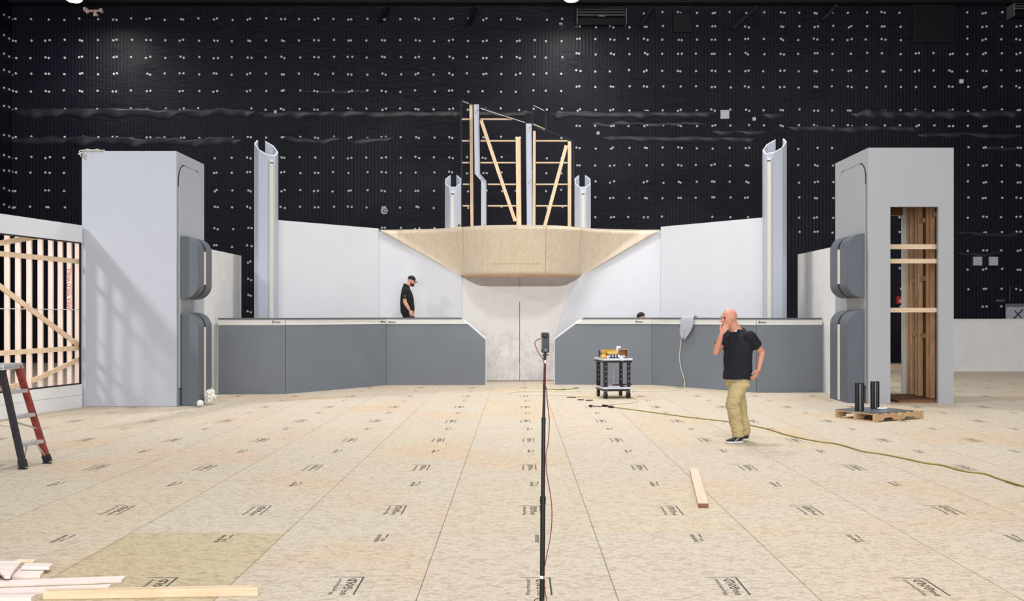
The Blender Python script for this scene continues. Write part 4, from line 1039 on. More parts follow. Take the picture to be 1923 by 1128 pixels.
floor_cord('extension_cord', [(1146, 763.5), (1165, 766), (1200, 770.5), (1250, 777.5), (1310, 785), (1368, 791.5), (1402, 797), (1440, 805), (1480, 817), (1530, 827.5), (1575, 834), (1620, 847), (1660, 853), (1700, 861), (1740, 869.5), (1768, 873), (1800, 882), (1820, 886), (1848, 889), (1880, 900), (1940, 918), (2020, 940)], .009, 'cordy',
           'yellow green cord running from the plug toward the right edge of the floor')
floor_cord('extension_cord', [(1024, 730.3), (1045, 731), (1064, 730.2), (1058, 731.7), (1046, 731.8), (1038, 730.4)], .0095, 'cordy', 'small yellow cord coil on the floor behind the camera pole')
floor_cord('extension_cord', [(1067, 731), (1074, 730), (1085, 728.4)], .009, 'cordy', 'short yellow cord tail pointing to the right counter behind the pole')
b = MB()
for (u, v, du) in ((1136, 761, 8), (1147, 763, 7)):
    b.bar(G(u-du/2, v, .02), G(u+du/2, v+1.0, .02), .04, .035)
b.tube(spline([G(1108, 761.6, .01), G(1118, 762.2, .01), G(1128, 763, .012), G(1135, 761.5, .012)], 5), .0085, 6); b.ell(G(1109, 761.3, .02), .04, .03, .018)
tag(b.build('cord_plug', M['black'], origin=G(1140, 762), smooth=40), 'black plug connector joining the two yellow cords on the floor', 'plug')
DB = 'dark offcuts before the cart'
for i, (u0, v0, u1, v1, lb) in enumerate(((1064, 745.5, 1082, 745.8, 'thin twig-like offcut, leftmost of the scraps before the cart'), (1085, 750, 1096, 750.2, 'dark offcut in the middle of the scraps before the cart'), (1101, 751.2, 1113, 751, 'dark offcut nearest to the front left caster'))):
    b = MB(); b.bar(G(u0, v0, .012), G(u1, v1, .012), .05 if i else .02, .016); tag(b.build('wood_scrap', M['dust'], origin=G((u0+u1)/2, v0)), lb, 'scrap', DB)

# ---- plastic bags by the left tower
def crumple(name, c, r, seed, label, grp):
    c = Vector(c); b = MB(); b.ell(c+V(0, 0, r[2]), *r, n=30, m=20)
    for v in b.bm.verts:
        q = v.co*9+V(seed, 0, 0); v.co = v.co+(v.co-c-V(0, 0, r[2]))*(.16+.5*noise.noise(q*.8)-.75*abs(noise.noise(q*2.2))-.5*abs(noise.noise(q*5)))
        v.co.z = max(v.co.z, .004)
    return tag(b.build(name, M['plasticbag'], origin=c, smooth=25), label, 'bag', grp)
crumple('plastic_bag', (-5.89, 18.98, 0), (.115, .12, .15), 2, 'larger crumpled white bag at the foot of the left charcoal pod', 'crumpled bags by the left tower')
crumple('plastic_bag', (-5.97, 18.62, 0), (.05, .05, .055), 7, 'small crumpled white bag at the foot of the left charcoal pod', 'crumpled bags by the left tower')

# ---- towel over the counter
def towel():
    d = (k3-k2).normalized(); s0 = None
    pc = onc(1293, 600, 0.0); base = V(pc.x, pc.y, 0); rings = []
    # profile over the cap: from behind, over the top, down the front
    prof = [(-.20, CZ+.004, .11), (-.10, CZ+.012, .13), (-.02, CZ+.03, .14), (.022, CZ+.016, .145), (.032, CZ-.06, .15), (.04, CZ-.16, .155), (.045, CZ-.26, .15), (.042, CZ-.35, .13), (.038, CZ-.42, .085), (.036, CZ-.50, .05)]
    for i, (o, z, w) in enumerate(prof):
        ring = []; n = 14
        for j in range(n+1):
            t = j/n*2-1; f = .016*math.sin(t*9+.3*i)+.01*math.sin(t*17+i)
            off = o+(max(0, f)+.012 if o > 0 else .0); zz_ = z+(.03*math.sin(t*7) if i > 5 else .012*abs(math.sin(t*8)))
            sh = -.03*max(0, i-5)
            ring.append(base+d*(t*w*1.3+sh)+nn*off+V(0, 0, zz_))
        rings.append(ring)
    b = MB(); b.loft(rings, closed=False, caps=False); o = b.build('towel', M['cloth'], smooth=70, origin=V(base.x, base.y, CZ-.5))
    m = o.modifiers.new('t', 'SOLIDIFY'); m.thickness = .008; m.offset = 1
    m = o.modifiers.new('s', 'SUBSURF'); m.levels = 1; m.render_levels = 2
    return tag(o, 'grey towel draped over the angled right counter', 'towel')
towel()

# ---- things on the back wall and under the ceiling
def wallbox(name, u0, u1, v0, v1, mat, label, cat, grp=None, d=.08):
    x0, x1, z0, z1 = GX(u0, WY), GX(u1, WY), ZV(v1, WY), ZV(v0, WY); e = empty(name, ((x0+x1)/2, WY, (z0+z1)/2), label, cat, grp)
    b = MB(); b.box(x0, x1, WY-d, WY-.002, z0, z1); b.build('box_body', M[mat], e, bevel=.012)
    m_ = .12*(x1-x0); b = MB(); b.box(x0+m_, x1-m_, WY-d-.008, WY-d-.001, z0+m_, z1-m_); b.build('cover_plate', M[mat], e, bevel=.004)
    return e
BG = 'square boxes on the black wall'
wallbox('outlet_box', 1352.5, 1369, 207, 223.5, 'boxwhite', 'largest white square box high on the black wall right of centre', 'box', BG)
wallbox('outlet_box', 1412.5, 1419, 220.5, 227, 'boxwhite', 'small white square box just right of the largest white box', 'box', BG)
wallbox('outlet_box', 1120, 1126, 247.5, 253.5, 'boxgrey', 'small grey square box on the wall just right of the timber frame', 'box', BG)
wallbox('outlet_box', 1800.5, 1808, 149.5, 157, 'pin', 'small bright white square box high on the wall above the right tower', 'box', BG)
wallbox('outlet_box', 515, 520.5, 207.5, 213.5, 'boxgrey', 'small grey square box above the left tall column', 'box', BG)
wallbox('outlet_box', 1826.5, 1843, 482, 498.5, 'boxgrey', 'left grey square box of the pair right of the right tower', 'box', BG)
wallbox('outlet_box', 1856, 1872.5, 482, 498.5, 'boxgrey', 'right grey square box of the pair right of the right tower', 'box', BG)
e = empty('fan_outlet', P(722, 396, WY), 'round grey vent cover on the black wall left of the balcony', 'vent')
b = MB(); p = P(722, 396, WY); b.cyl(p+V(0, -.002, 0), p+V(0, -.05, 0), .125, 20); b.build('vent_ring', M['boxgrey'], e, smooth=40)
b = MB(); b.cyl(p+V(.02, -.051, .0), p+V(.02, -.06, .0), .075, 16); b.build('vent_grille', M['signdark'], e, smooth=40)
b = MB(); b.cyl(p+V(.025, -.061, .0), p+V(.025, -.075, .0), .03, 12); b.build('vent_hub', M['pin'], e, smooth=40)
b = MB(); e = empty('red_sign_light', P(1688.5, 563, 35.4), 'small red sign box seen through the right tower doorway', 'sign')
b = MB(); p = P(1688.5, 563, 35.4); b.box(p.x-.10, p.x+.10, 35.36, 35.49, p.z-.14, p.z+.14); b.build('sign_body', M['red'], e, bevel=.02)
b = MB(); b.box(p.x-.02, p.x+.08, 35.35, 35.359, p.z-.1, p.z+.02); b.build('sign_face', M['pinkpipe'], e)
# X sign
e = empty('warning_sign', P(1912, 586, 35.3), 'grey panel with a dark red painted X at the right edge', 'sign')
x0, x1, z0, z1 = GX(1889.5, 35.3), GX(1936, 35.3), ZV(602, 35.3), ZV(570, 35.3)
b = MB(); b.box(x0, x1, 35.3, 35.36, z0, z1); b.build('sign_panel', M['signgrey'], e)
b = MB(); b.box(x0, x1, 35.285, 35.299, ZV(576, 35.3), z1); b.build('sign_band', M['signdark'], e)
b = MB(); b.box(GX(1892.5, 35.3), GX(1907, 35.3), 35.285, 35.299, ZV(580.5, 35.3), ZV(577, 35.3)); b.build('label_strip', M['boxgrey'], e)
def P3(u, v): return P(u, v, 35.28)
b = MB(); b.bar(P3(1905.5, 583), P3(1919, 597.5), .03, .012, (0, 1, 0)); b.build('cross_stroke', M['xred'], e); b = MB(); b.bar(P3(1920.8, 580.5)+V(0, -.013, 0), P3(1903, 598.5)+V(0, -.013, 0), .035, .012, (0, 1, 0)); b.build('cross_stroke', M['xblack'], e)
b = MB(); b.box(GX(1874, 35.3), GX(1890, 35.3), 35.42, 35.495, ZV(566, 35.3), ZV(562, 35.3)); b.bar(P(1896, 536, 35.35), P(1896, 565, 35.35), .03, .03, (0, 1, 0)); b.build('conduit', M['steel'], e)
# louvred ventilation units at the girder
def louvre(u0, u1, v0, v1, label):
    Y = 34.9; x0, x1, z0, z1 = GX(u0, Y), GX(u1, Y), ZV(v1, Y), ZV(v0, Y); h = z1-z0
    e = empty('vent_unit', ((x0+x1)/2, Y, z0), label, 'vent unit', 'grey louvred vent units at the girder')
    for x in (x0, x1-.03):
        b = MB(); b.box(x, x+.03, Y-.04, Y+.5, z0, z1); b.build('side_plate', M['signdark'], e)
    for k, (f, w) in enumerate(((.97, .03), (.80, .05), (.62, .055))):
        b = MB(); b.prism([V(x0+.031, Y-.03, z0+h*f), V(x0+.031, Y-.05, z0+h*f-w), V(x0+.031, Y+.12, z0+h*f-w+.06), V(x0+.031, Y+.12, z0+h*f+.04)], V(x1-x0-.062, 0, 0)); b.build('louvre_blade', M['alu'], e)
    b = MB(); b.box(x0+.031, x1-.031, Y+.2, Y+.22, z0+.02, z0+h*.5); b.build('dark_panel', M['blackmetal'], e)
    b = MB(); b.box((x0+x1)/2-.1, (x0+x1)/2+.1, Y-.02, Y+.03, z0+h*.50, z0+h*.54); b.build('latch', M['pin'], e)
    for x in (x0+.015, x1-.015):
        b = MB(); b.bar((x, Y+.2, z1), (x, Y+.2, 13.49), .02, .02, (1, 0, 0)); b.build('hanger_rod', M['blackmetal'], e)
louvre(1083, 1177, 16.5, 44.5, 'grey louvred vent unit hanging near the top right of the centre lamp')
louvre(1903, 1990, 6, 30, 'grey louvred vent unit cut off by the top right picture corner')
e = empty('junction_box', P(1053, 45.5, WY), 'tiny grey junction box with cables below the centre ceiling lamp', 'box')
b = MB(); p = P(1053, 45.5, WY); b.box(p.x-.06, p.x+.06, WY-.08, WY-.002, p.z-.03, p.z+.03); b.build('box_body', M['boxgrey'], e)
b = MB(); b.tube(spline([p+V(.05, -.05, -.02), p+V(.13, -.05, -.06), p+V(.18, -.04, -.15)], 5), .012, 6); b.tube([p+V(.04, -.05, -.03), p+V(.035, -.05, -.2)], .012, 6); b.build('cable', M['signdark'], e, smooth=60)
# hanging pipe clamp
e = empty('hanging_clamp', P(175, 22, 32.6), 'pale pink pipe with clamps hanging beside the left ceiling lamp', 'clamp')
def PK(u, v): return P(u, v, 32.6)
b = MB(); b.cyl(PK(161, 20.5), PK(190, 20), .04, 12); b.build('pipe', M['pinkpipe'], e, smooth=40)
b = MB(); b.cyl(PK(189.5, 16.5), PK(192, 24), .045, 12); b.build('pipe_flange', M['pinkpipe'], e, smooth=40)
b = MB(); b.tube([PK(158, 14), PK(161.5, 18), PK(165, 24)], [.04, .075, .05], 10); b.build('clamp_jaw', M['pinkpipe'], e, smooth=40)
b = MB(); b.cyl(PK(178.5, 21), PK(179, 30), .045, 12); b.cyl(PK(178, 27), PK(184, 28.5), .04, 10); b.build('clamp_bolt', M['pinkpipe'], e, smooth=40)
b = MB(); b.bar(PK(160, 17), V(PK(160, 17).x, 32.6, 13.49), .015, .015, (1, 0, 0)); b.build('hanger_wire', M['blackmetal'], e)
# lamps in view
def lamp(u, v, label):
    Y = 33.0; p = P(u, v, Y); e = empty('high_bay_lamp', p, label, 'ceiling lamp', 'lit high bay ceiling lamps')
    b = MB(); b.loft([[p+V(r*math.cos(2*math.pi*k/20), r*math.sin(2*math.pi*k/20), z) for k in range(20)] for z, r in ((.03, .27), (.25, .2), (.4, .1), (.5, .09))]); b.build('lamp_housing', M['signdark'], e, smooth=40)
    b = MB(); b.loft([[p+V(r*math.cos(2*math.pi*k/20), r*math.sin(2*math.pi*k/20), z) for k in range(20)] for z, r in ((.029, .25), (.0, .25), (-.04, .2), (-.06, .08))]); b.build('lamp_lens', M['lamp'], e, smooth=60)
    b = MB(); b.bar(p+V(0, 0, .5), V(p.x, p.y, 13.49), .03, .03, (1, 0, 0)); b.build('hanger_rod', M['blackmetal'], e)
lamp(139, 0, 'lit round ceiling lamp at the top left corner'); lamp(1073, -1, 'lit round ceiling lamp at the top centre')
# lumber seen through the right tower
b = MB(); b.bar(V(11.9, 31.0, .08), V(11.3, 32.2, .08), .5, .16); tag(b.build('lumber_stack', M['pineY'], origin=(11.6, 31.6, 0)), 'low stack of pale lumber seen through the right tower doorway', 'lumber')

# ================================================================== PEOPLE
def head_prims(b, c, f, u, ears=True):
    c, f, u = Vector(c), Vector(f).normalized(), Vector(u); l = u.cross(f).normalized(); u = f.cross(l).normalized()
    A = (f, l, u)
    def E(x, y, z, rx, ry, rz): b.ell(c+f*x+l*y+u*z, rx, ry, rz, A)
    E(-.012, 0, .022, .098, .078, .096)          # cranium
    E(.022, 0, -.025, .072, .064, .088)          # face
    E(.030, 0, -.078, .055, .050, .044)          # jaw
    E(.070, 0, -.098, .022, .026, .020)          # chin
    E(.080, 0, .018, .018, .052, .016)           # brow ridge
    b.tube([c+f*.088+u*.012, c+f*.103-u*.014, c+f*.118-u*.034], [.010, .012, .015], 8); E(.112, 0, -.036, .016, .019, .011)   # nose
    E(.088, 0, -.066, .012, .026, .009); E(.085, 0, -.079, .012, .023, .009)       # lips
    for s in (-1, 1):
        E(.062, s*.044, -.022, .022, .020, .022)   # cheeks
        if ears:
            E(-.012, s*.080, -.008, .020, .009, .033); E(-.014, s*.080, -.032, .012, .008, .014)
    return A
def face_parts(parent, c, f, u, brow='brow', HS=1.0):
    c, f, u = Vector(c), Vector(f).normalized(), Vector(u); l = u.cross(f).normalized(); u = f.cross(l).normalized(); A = (f, l, u)
    for s in (-1, 1):
        b = MB(); b.ell(c+(f*.084+l*s*.032+u*.002)*HS, .010, .014, .008, A); b.build('eye', M['eye'], parent, smooth=80, local=True)
        b = MB(); b.tube([c+q*HS for q in (f*.092+l*s*.014+u*.021, f*.092+l*s*.034+u*.026, f*.078+l*s*.054+u*.019)], [.005, .006, .004], 8); b.build('eyebrow', M[brow], parent, smooth=80, local=True)
    b = MB(); b.ell(c+(f*.0935-u*.066)*HS, .008, .024, .006, A); b.ell(c+(f*.091-u*.079)*HS, .008, .021, .006, A); b.build('lips', M['lip'], parent, smooth=80, local=True)
def hand(b, wrist, d, nrm, thumb, curl=.5, spread=.12, k=1.0, curls=None):
    """d: wrist->knuckles, nrm: palm side, thumb: +1 / -1 which side the thumb leaves"""
    wrist, d, nrm = Vector(wrist), Vector(d).normalized(), Vector(nrm); nrm = (nrm-d*nrm.dot(d)).normalized(); s = d.cross(nrm)*thumb
    st = []
    for t, w, h in ((-.012, .024, .021), (.02, .032, .019), (.055, .041, .017), (.088, .043, .014), (.098, .038, .010)):
        st.append((wrist+d*t*k, s*w*k, nrm*h*k))
    b.etube(st, 14)
    L = [(.030, .040, .026, .022), (.0105, .046, .030, .023), (-.0105, .042, .028, .022), (-.031, .032, .022, .019)]
    for i, (o, l1, l2, l3) in enumerate(L):
        c = (curls[i] if curls else curl)
        p = wrist+d*.09*k+s*o*k; a = spread*(1.5-i)*.55; dd = (d*math.cos(a)+s*math.sin(a)).normalized(); pts = [p]; ang = c*.5
        for ln in (l1, l2, l3):
            v = dd*math.cos(ang)+nrm*math.sin(ang); pts.append(pts[-1]+v*ln*k); ang += c*.75
        b.tube(pts, [.0100*k, .0092*k, .0085*k, .0065*k], 8); b.ell(pts[-1], .0065*k, .0065*k, .0065*k, n=8, m=5)
        b.ell(p, .0115*k, .0115*k, .0105*k, n=8, m=5)
    p = wrist+d*.028*k+s*.030*k; v1 = (s*.75+d*.7+nrm*.25).normalized(); v2 = (s*.35+d*.9+nrm*.35).normalized(); v3 = (d*.95+nrm*.3+s*.05).normalized()
    q1 = p+v1*.036*k; q2 = q1+v2*.032*k; q3 = q2+v3*.026*k
    b.tube([p-v1*.012, p, q1, q2, q3], [.015*k, .015*k, .0115*k, .0105*k, .008*k], 8); b.ell(q3, .008*k, .008*k, .008*k, n=8, m=5)
def limb(b, pts, r, n=14):
    b.tube(pts, r, n)
    for p, rr in zip(pts, r): b.ell(p, rr, rr, rr, n=12, m=8)
def shoe(parent, heel, toe, w=.047):
    heel, toe = Vector(heel), Vector(toe); d = (toe-heel); L = d.length; d.normalize(); s = d.cross(V(0, 0, 1)).normalized()
    b = MB(); st = []
    for t, wd, h in ((.0, .030, .055), (.04, .036, .072), (.22, .038, .080), (.38, .041, .068), (.60, .047, .050), (.80, .044, .036), (.94, .032, .026), (1.0, .016, .016)):
        c = heel+d*L*t; hh = h*.5; st.append((c+V(0, 0, .022+hh), s*wd, V(0, 0, 1)*hh))
    b.etube(st, 16); b.ell(heel+d*L*.16+V(0, 0, .085), .046, .040, .05)
    sh = b.remesh('shoe', M['shoe'], parent, .007, local=True)
    b = MB(); out = []
    for t, wd in ((-.03, .022), (.0, .034), (.10, .040), (.30, .039), (.55, .048), (.78, .047), (.93, .036), (1.02, .014)): out.append((t, wd))
    pl = [heel+d*L*t+s*wd for t, wd in out]+[heel+d*L*t-s*wd for t, wd in reversed(out)]
    b.prism([p+V(0, 0, .001) for p in pl], V(0, 0, .026)); b.build('shoe_sole', M['shoesole'], sh, local=True, bevel=.006)
    b = MB()
    for k in range(4):
        c = heel+d*L*(.36+.075*k)+V(0, 0, .108-.011*k); b.tube([c-s*.026, c+V(0, 0, .004), c+s*.026], .0035, 6)
    b.tube([heel+d*L*.30-V(0, 0, -.07)+s*.041, heel+d*L*.55+s*.047+V(0, 0, .035)], .006, 6); b.tube([heel+d*L*.30-V(0, 0, -.07)-s*.041, heel+d*L*.55-s*.047+V(0, 0, .035)], .006, 6)
    b.build('shoe_lace', M['shoesole'], sh, smooth=60, local=True)

def walking_man():
    Y = 13.42; base = V(GX(1384, Y), Y, 0)
    R = empty('person', base, 'bald man in black shirt and khaki trousers walking with a hand at his chin', 'person')
    d = V(-.75, -.66, 0).normalized(); l = V(0, 0, 1).cross(d)
    hf = V(-.93, -.36, -.06); hu = V(0, 0, 1); hc = V(-.116, -.035, 1.676); HS = 1.09
    Cc = V(.012, 0, 0)
    shL, shR = Cc+l*.185+V(0, 0, 1.435), Cc-l*.185+V(0, 0, 1.435)
    elL, wrL = V(.328, -.035, 1.215), V(.262, -.125, .985)
    elR, wrR = V(-.283, .000, 1.215), V(-.232, -.105, 1.468)
    hipL, hipR = Cc+l*.085+V(-.01, 0, .90), Cc-l*.085+V(0, 0, .90)
    knL, anL = V(-.070, -.105, .52), V(-.012, -.085, .10)
    knR, anR = V(.062, .075, .50), V(.118, .085, .105)
    b = MB(); head_prims(b, V(0, 0, 0), hf, hu); b.bm.transform(Matrix.Translation(hc) @ Matrix.Scale(HS, 4))
    limb(b, [Cc+V(.012, 0.01, 1.46), V(-.036, -.006, 1.55), hc+V(.03, .01, -.04)], [.082, .072, .068])
    b.etube([(Cc+V(0, 0, z), l*a, d*c) for z, a, c in ((.85, .15, .115), (1.0, .155, .125), (1.2, .165, .12), (1.36, .17, .11), (1.45, .12, .08))])
    limb(b, [shL, shL.lerp(elL, .5), elL], [.058, .052, .043]); limb(b, [elL, elL.lerp(wrL, .35), wrL], [.043, .044, .027])
    limb(b, [shR, shR.lerp(elR, .5), elR], [.058, .052, .043]); limb(b, [elR, elR.lerp(wrR, .35), wrR], [.043, .045, .028])
    for a, k_, n_ in ((hipL, knL, anL), (hipR, knR, anR)):
        limb(b, [a, a.lerp(k_, .5), k_, k_.lerp(n_, .35), n_], [.085, .075, .052, .05, .035])
    hand(b, wrL, V(-.40, -.12, -.80), V(-.55, .55, .25), -1, curls=(.9, .75, .7, .75), spread=.10, k=1.02)
    hand(b, wrR, V(.48, -.10, .78), V(.20, .55, -.12), 1, curls=(.8, .85, .9, .95), spread=.16, k=1.02)
    body = b.remesh('body', M['skin'], R, .0046, local=True, iters=3)
    face_parts(body, hc, hf, hu, HS=HS)
    # clothes
    b = MB(); b.etube([(Cc+V(x, 0, z), l*a, d*c) for z, a, c, x in ((.850, .200, .170, -.012), (.93, .202, .174, -.008), (1.05, .200, .176, 0), (1.18, .205, .168, .004), (1.30, .212, .150, .008), (1.39, .205, .128, .008), (1.45, .165, .108, .012), (1.50, .115, .090, .014), (1.525, .092, .080, .012))], 28)
    for s, e in ((shL, elL), (shR, elR)):
        limb(b, [s, s.lerp(e, .35)], [.082, .080]); b.tube([s.lerp(e, .3), s.lerp(e, .62)], [.080, .080], 16)
    b.remesh('t_shirt', M['navyshirt'], R, .009, .011, (7, 7, 5), local=True)
    b = MB(); rc = []
    for k in range(20):
        a = 2*math.pi*k/20; rc.append(Cc+V(.000, 0, 1.512)+l*(.090*math.cos(a))+d*(.082*math.sin(a))-V(0, 0, .028*math.sin(a)))
    b.tube(rc+[rc[0]], .010, 8); b.build('collar', M['navyshirt'], R, smooth=80, local=True)
    b = MB(); cc = Cc+d*.078+V(.006, 0, 1.500); b.ell(cc, .034, .012, .016, (l, d, V(0, 0, 1))); b.build('undershirt', M['paper'], R, smooth=80, local=True)
    b = MB(); b.etube([(Cc+V(0, 0, z), l*a, d*c) for z, a, c in ((.80, .160, .132), (.90, .162, .134), (.95, .155, .130))], 24)
    limb(b, [hipL-l*.014+V(0, 0, -.085), hipL.lerp(knL, .5)+V(-.012, 0, 0), knL+V(-.012, 0, 0), knL.lerp(anL, .45)+V(.0, 0, 0), anL+V(.006, 0, .06)], [.116, .113, .099, .092, .083])
    limb(b, [hipR+l*.014+V(0, 0, -.085), hipR.lerp(knR, .5), knR, knR.lerp(anR, .45), anR+V(.006, 0, .06)], [.114, .106, .090, .084, .077])
    b.tube([anL+V(.006, 0, .06), anL+V(.006, 0, -.02)], [.080, .079], 16); b.tube([anR+V(.006, 0, .06), anR+V(.006, 0, -.015)], [.074, .073], 16)
    tr = b.remesh('trousers', M['khaki'], R, .010, .013, (8, 8, 15), local=True)
    shoe(R, V(.052, -.075, 0), V(-.175, -.150, 0)); shoe(R, V(.172, .085, .014), V(-.055, .05, .0))
    return R
walking_man()

def capped_person():
    Y = 25.12; z0 = .9305; base = V(GX(765.5, Y), Y, z0)
    R = empty('person', base, 'bearded person in black cap and black shirt walking behind the left counter', 'person')
    d = V(1, -.08, 0).normalized(); l = V(0, 0, 1).cross(d); hf = V(.93, -.10, -.34); hu = V(.3, 0, .95); hc = V(.100, -.01, 1.655)
    Cc = V(-.01, 0, 0)
    b = MB(); head_prims(b, hc, hf, hu)
    limb(b, [V(-.055, 0, 1.43), V(-.01, 0, 1.52), hc+V(-.03, 0, -.04)], [.078, .068, .066])
    b.etube([(Cc+V(0, 0, z), l*a, d*c) for z, a, c in ((.85, .14, .11), (1.05, .15, .12), (1.25, .15, .10), (1.38, .15, .075), (1.44, .10, .06))])
    sR, sL = V(-.03, -.20, 1.39), V(-.03, .20, 1.39); eR, wR = V(-.045, -.235, 1.115), V(.075, -.215, .90); eL, wL = V(-.06, .24, 1.11), V(.04, .22, .88)
    for s, e, w in ((sR, eR, wR), (sL, eL, wL)):
        limb(b, [s, s.lerp(e, .5), e], [.060, .055, .047]); limb(b, [e, e.lerp(w, .35), w], [.047, .048, .030])
    hand(b, wR, V(.40, .02, -.85), V(-.1, .95, 0), 1, curl=.55, k=1.05); hand(b, wL, V(.35, 0, -.9), V(0, -1, 0), -1, curl=.5, k=1.05)
    legs = [(V(.0, -.09, .88), V(.17, -.10, .48), V(.14, -.10, .09)), (V(-.02, .09, .88), V(-.03, .10, .47), V(-.22, .10, .12))]
    for a, k_, n_ in legs: limb(b, [a, a.lerp(k_, .5), k_, k_.lerp(n_, .35), n_], [.085, .078, .055, .05, .036])
    body = b.remesh('body', M['skin2'], R, .0055, local=True, iters=3)
    face_parts(body, hc, hf, hu, 'beard')
    f = hf.normalized(); l2 = hu.cross(f).normalized(); u2 = f.cross(l2).normalized(); A = (f, l2, u2)
    b = MB(); b.ell(hc+f*.040-u2*.088, .060, .058, .046, A); b.ell(hc+f*.076-u2*.104, .032, .034, .030, A); b.ell(hc+f*.012-u2*.062, .045, .069, .034, A); b.ell(hc+f*.094-u2*.056, .012, .028, .007, A)
    b.remesh('beard', M['beard'], body, .006, .004, (40, 40, 40), local=True)
    b = MB(); b.ell(hc-f*.012+u2*.045, .106, .086, .086, A)
    bm = b.bm
    bmesh.ops.bisect_plane(bm, geom=bm.verts[:]+bm.edges[:]+bm.faces[:], plane_co=hc+u2*.022-f*.0, plane_no=u2-f*.10, clear_inner=True)
    bmesh.ops.holes_fill(bm, edges=[e for e in bm.edges if e.is_boundary], sides=0)
    cap = b.build('cap', M['capblack'], R, smooth=60, local=True)
    b = MB(); b.loft([[hc+f*(.085+t*.085)+l2*x*(1-.45*t*t)*.075+u2*(.030-.012*t-.016*x*x)+u2*o for x in [-1+.25*k for k in range(9)] for o in ()] or [hc+f*(.075+t*.09)+l2*x*math.sqrt(max(.02, 1-.8*t*t))*.075+u2*(.034-.010*t-.016*x*x) for x in [-1+.25*k for k in range(9)]] for t in (0, .25, .5, .75, 1)], closed=False, caps=False)
    br = b.build('cap_brim', M['brim'], cap, smooth=60, local=True); sm = br.modifiers.new('t', 'SOLIDIFY'); sm.thickness = .006
    b = MB(); b.ell(hc-f*.012+u2*.131, .008, .008, .005, A); b.build('cap_button', M['capblack'], cap, smooth=60, local=True)
    b = MB(); b.etube([(Cc+V(x, 0, z), l*a, d*c) for z, a, c, x in ((.835, .19, .165, .0), (.92, .20, .178, .0), (1.05, .205, .183, .0), (1.18, .21, .172, -.004), (1.29, .215, .155, -.012), (1.38, .20, .132, -.022), (1.435, .155, .108, -.030), (1.49, .105, .094, -.030), (1.545, .078, .080, -.022), (1.565, .072, .076, -.016))], 28)
    for s, e in ((sR, eR), (sL, eL)):
        limb(b, [s, s.lerp(e, .35)], [.088, .086]); b.tube([s.lerp(e, .3), s.lerp(e, .70)], [.086, .084], 16)
    sh = b.remesh('shirt', M['blackshirt'], R, .010, .012, (7, 7, 5), local=True)
    b = MB(); rc = [V(-.024, 0, 1.545)+l*(.074*math.cos(2*math.pi*k/20))+d*(.078*math.sin(2*math.pi*k/20))-V(0, 0, .035*math.sin(2*math.pi*k/20)) for k in range(20)]
    b.tube(rc+[rc[0]], .013, 8); b.build('collar', M['blackshirt'], sh, smooth=80, local=True)
    b = MB(); q = sR.lerp(eR, .48)+V(0, -.086, 0); b.ell(q, .016, .004, .016); b.build('sleeve_badge', M['signdark'], sh, smooth=60, local=True)
    b = MB(); b.etube([(Cc+V(0, 0, z), l*a, d*c) for z, a, c in ((.78, .165, .145), (.90, .172, .15), (.95, .165, .14))], 24)
    for a, k_, n_ in legs: limb(b, [a, a.lerp(k_, .5), k_, k_.lerp(n_, .5), n_+V(0, 0, .03)], [.12, .11, .088, .08, .072])
    b.remesh('trousers', M['blackpants'], R, .012, .01, (6, 6, 10), local=True)
    b = MB(); ax = (wR-eR).normalized(); c0 = wR-ax*.02; b.tube([c0-ax*.006, c0+ax*.006], .0335, 14); b.build('wrist_band', M['black'], R, smooth=40, local=True)
    shoe(R, V(.08, -.10, 0), V(.34, -.12, 0)); shoe(R, V(-.27, .10, .02), V(-.02, .09, 0))
    return R
r1 = capped_person()
r2 = copy_tree(r1); r2.location = (GX(1211, 25.2), 25.2, 0.0); r2.rotation_euler = (0, 0, math.pi)
r2['label'] = 'person hidden behind the right counter, only the black cap crown showing'

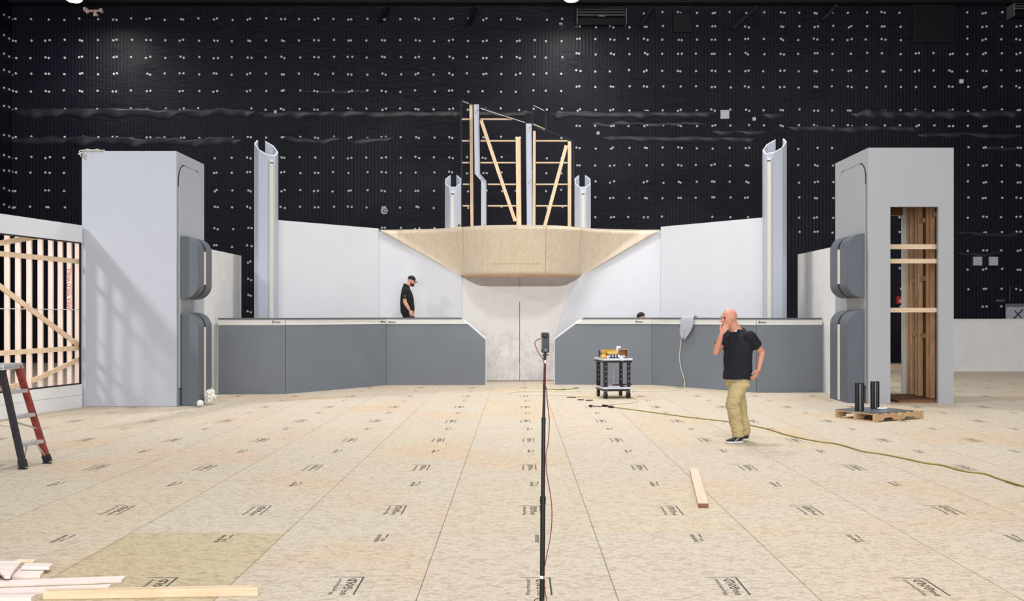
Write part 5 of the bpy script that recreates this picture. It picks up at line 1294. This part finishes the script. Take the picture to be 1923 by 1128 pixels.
# ================================================================== LIGHT
def area(name, loc, size, power, rot=(0, 0, 0), col=(1, .985, .96), spread=180, shape='DISK', sy=None):
    L = bpy.data.lights.new(name, 'AREA'); L.shape = shape; L.size = size
    if sy: L.size_y = sy
    L.energy = power; L.color = col; L.spread = math.radians(spread)
    o = bpy.data.objects.new(name, L); COL.objects.link(o); o.location = loc; o.rotation_euler = rot; return o
for x, k in ((-13.5, .5), (-5.5, .95), (1.8, 2.5), (9.0, .95), (16, .6)):
    for y, p in ((-8, 300), (0, 270), (8, 230), (15.5, 330), (22.5, 420)):
        area('overhead_light', (x, y, 12.6), 1.6, p*k*.53, col=(.965, .98, 1), spread=128)
for x in (-13, -4.5, 4.5, 13):
    area('overhead_light', (x, 28.5, 12.4), 1.6, 90, col=(.95, .975, 1), spread=172)  # row added to brighten the back wall and its pins
for u in (139, 1073):
    p = P(u, 4, 33.0); area('lamp_light', (p.x, p.y, p.z-.1), .5, 90)
# frontal fill added behind the camera, and a high lamp beyond the wing wall
area('front_fill_light', (1, -11.8, 5.2), 26, 4500, (math.radians(86), 0, 0), (.955, .975, 1), shape='RECTANGLE', sy=9)
o = area('side_high_bay_light', (-17.2, 10.9, 12.4), 1.2, 150, col=(.93, .96, 1), spread=50); o.rotation_euler = (V(-7.3, 18.0, 1.8)-o.location).to_track_quat('-Z', 'Y').to_euler()
W = bpy.data.worlds.new('world'); SC.world = W; W.use_nodes = True
W.node_tree.nodes['Background'].inputs[0].default_value = (.9, .93, 1, 1); W.node_tree.nodes['Background'].inputs[1].default_value = .5

# ================================================================== CAMERA
cd = bpy.data.cameras.new('camera'); cam = bpy.data.objects.new('camera', cd); COL.objects.link(cam)
cam.location = (0, 0, H); cam.rotation_euler = (math.radians(90), 0, 0)
cd.sensor_fit = 'HORIZONTAL'; cd.sensor_width = 36.0; cd.lens = 36.0*F/1923.0
cd.shift_x = -(U0-961.5)/1923.0; cd.shift_y = (V0-564.0)/1923.0; cd.clip_end = 200; cd.clip_start = .05
SC.camera = cam
SC.view_settings.view_transform = 'Standard'; SC.view_settings.look = 'None'
SC.view_settings.exposure = 0.10; SC.view_settings.gamma = 1.0
try: SC.view_settings.use_curve_mapping = False
except Exception: pass
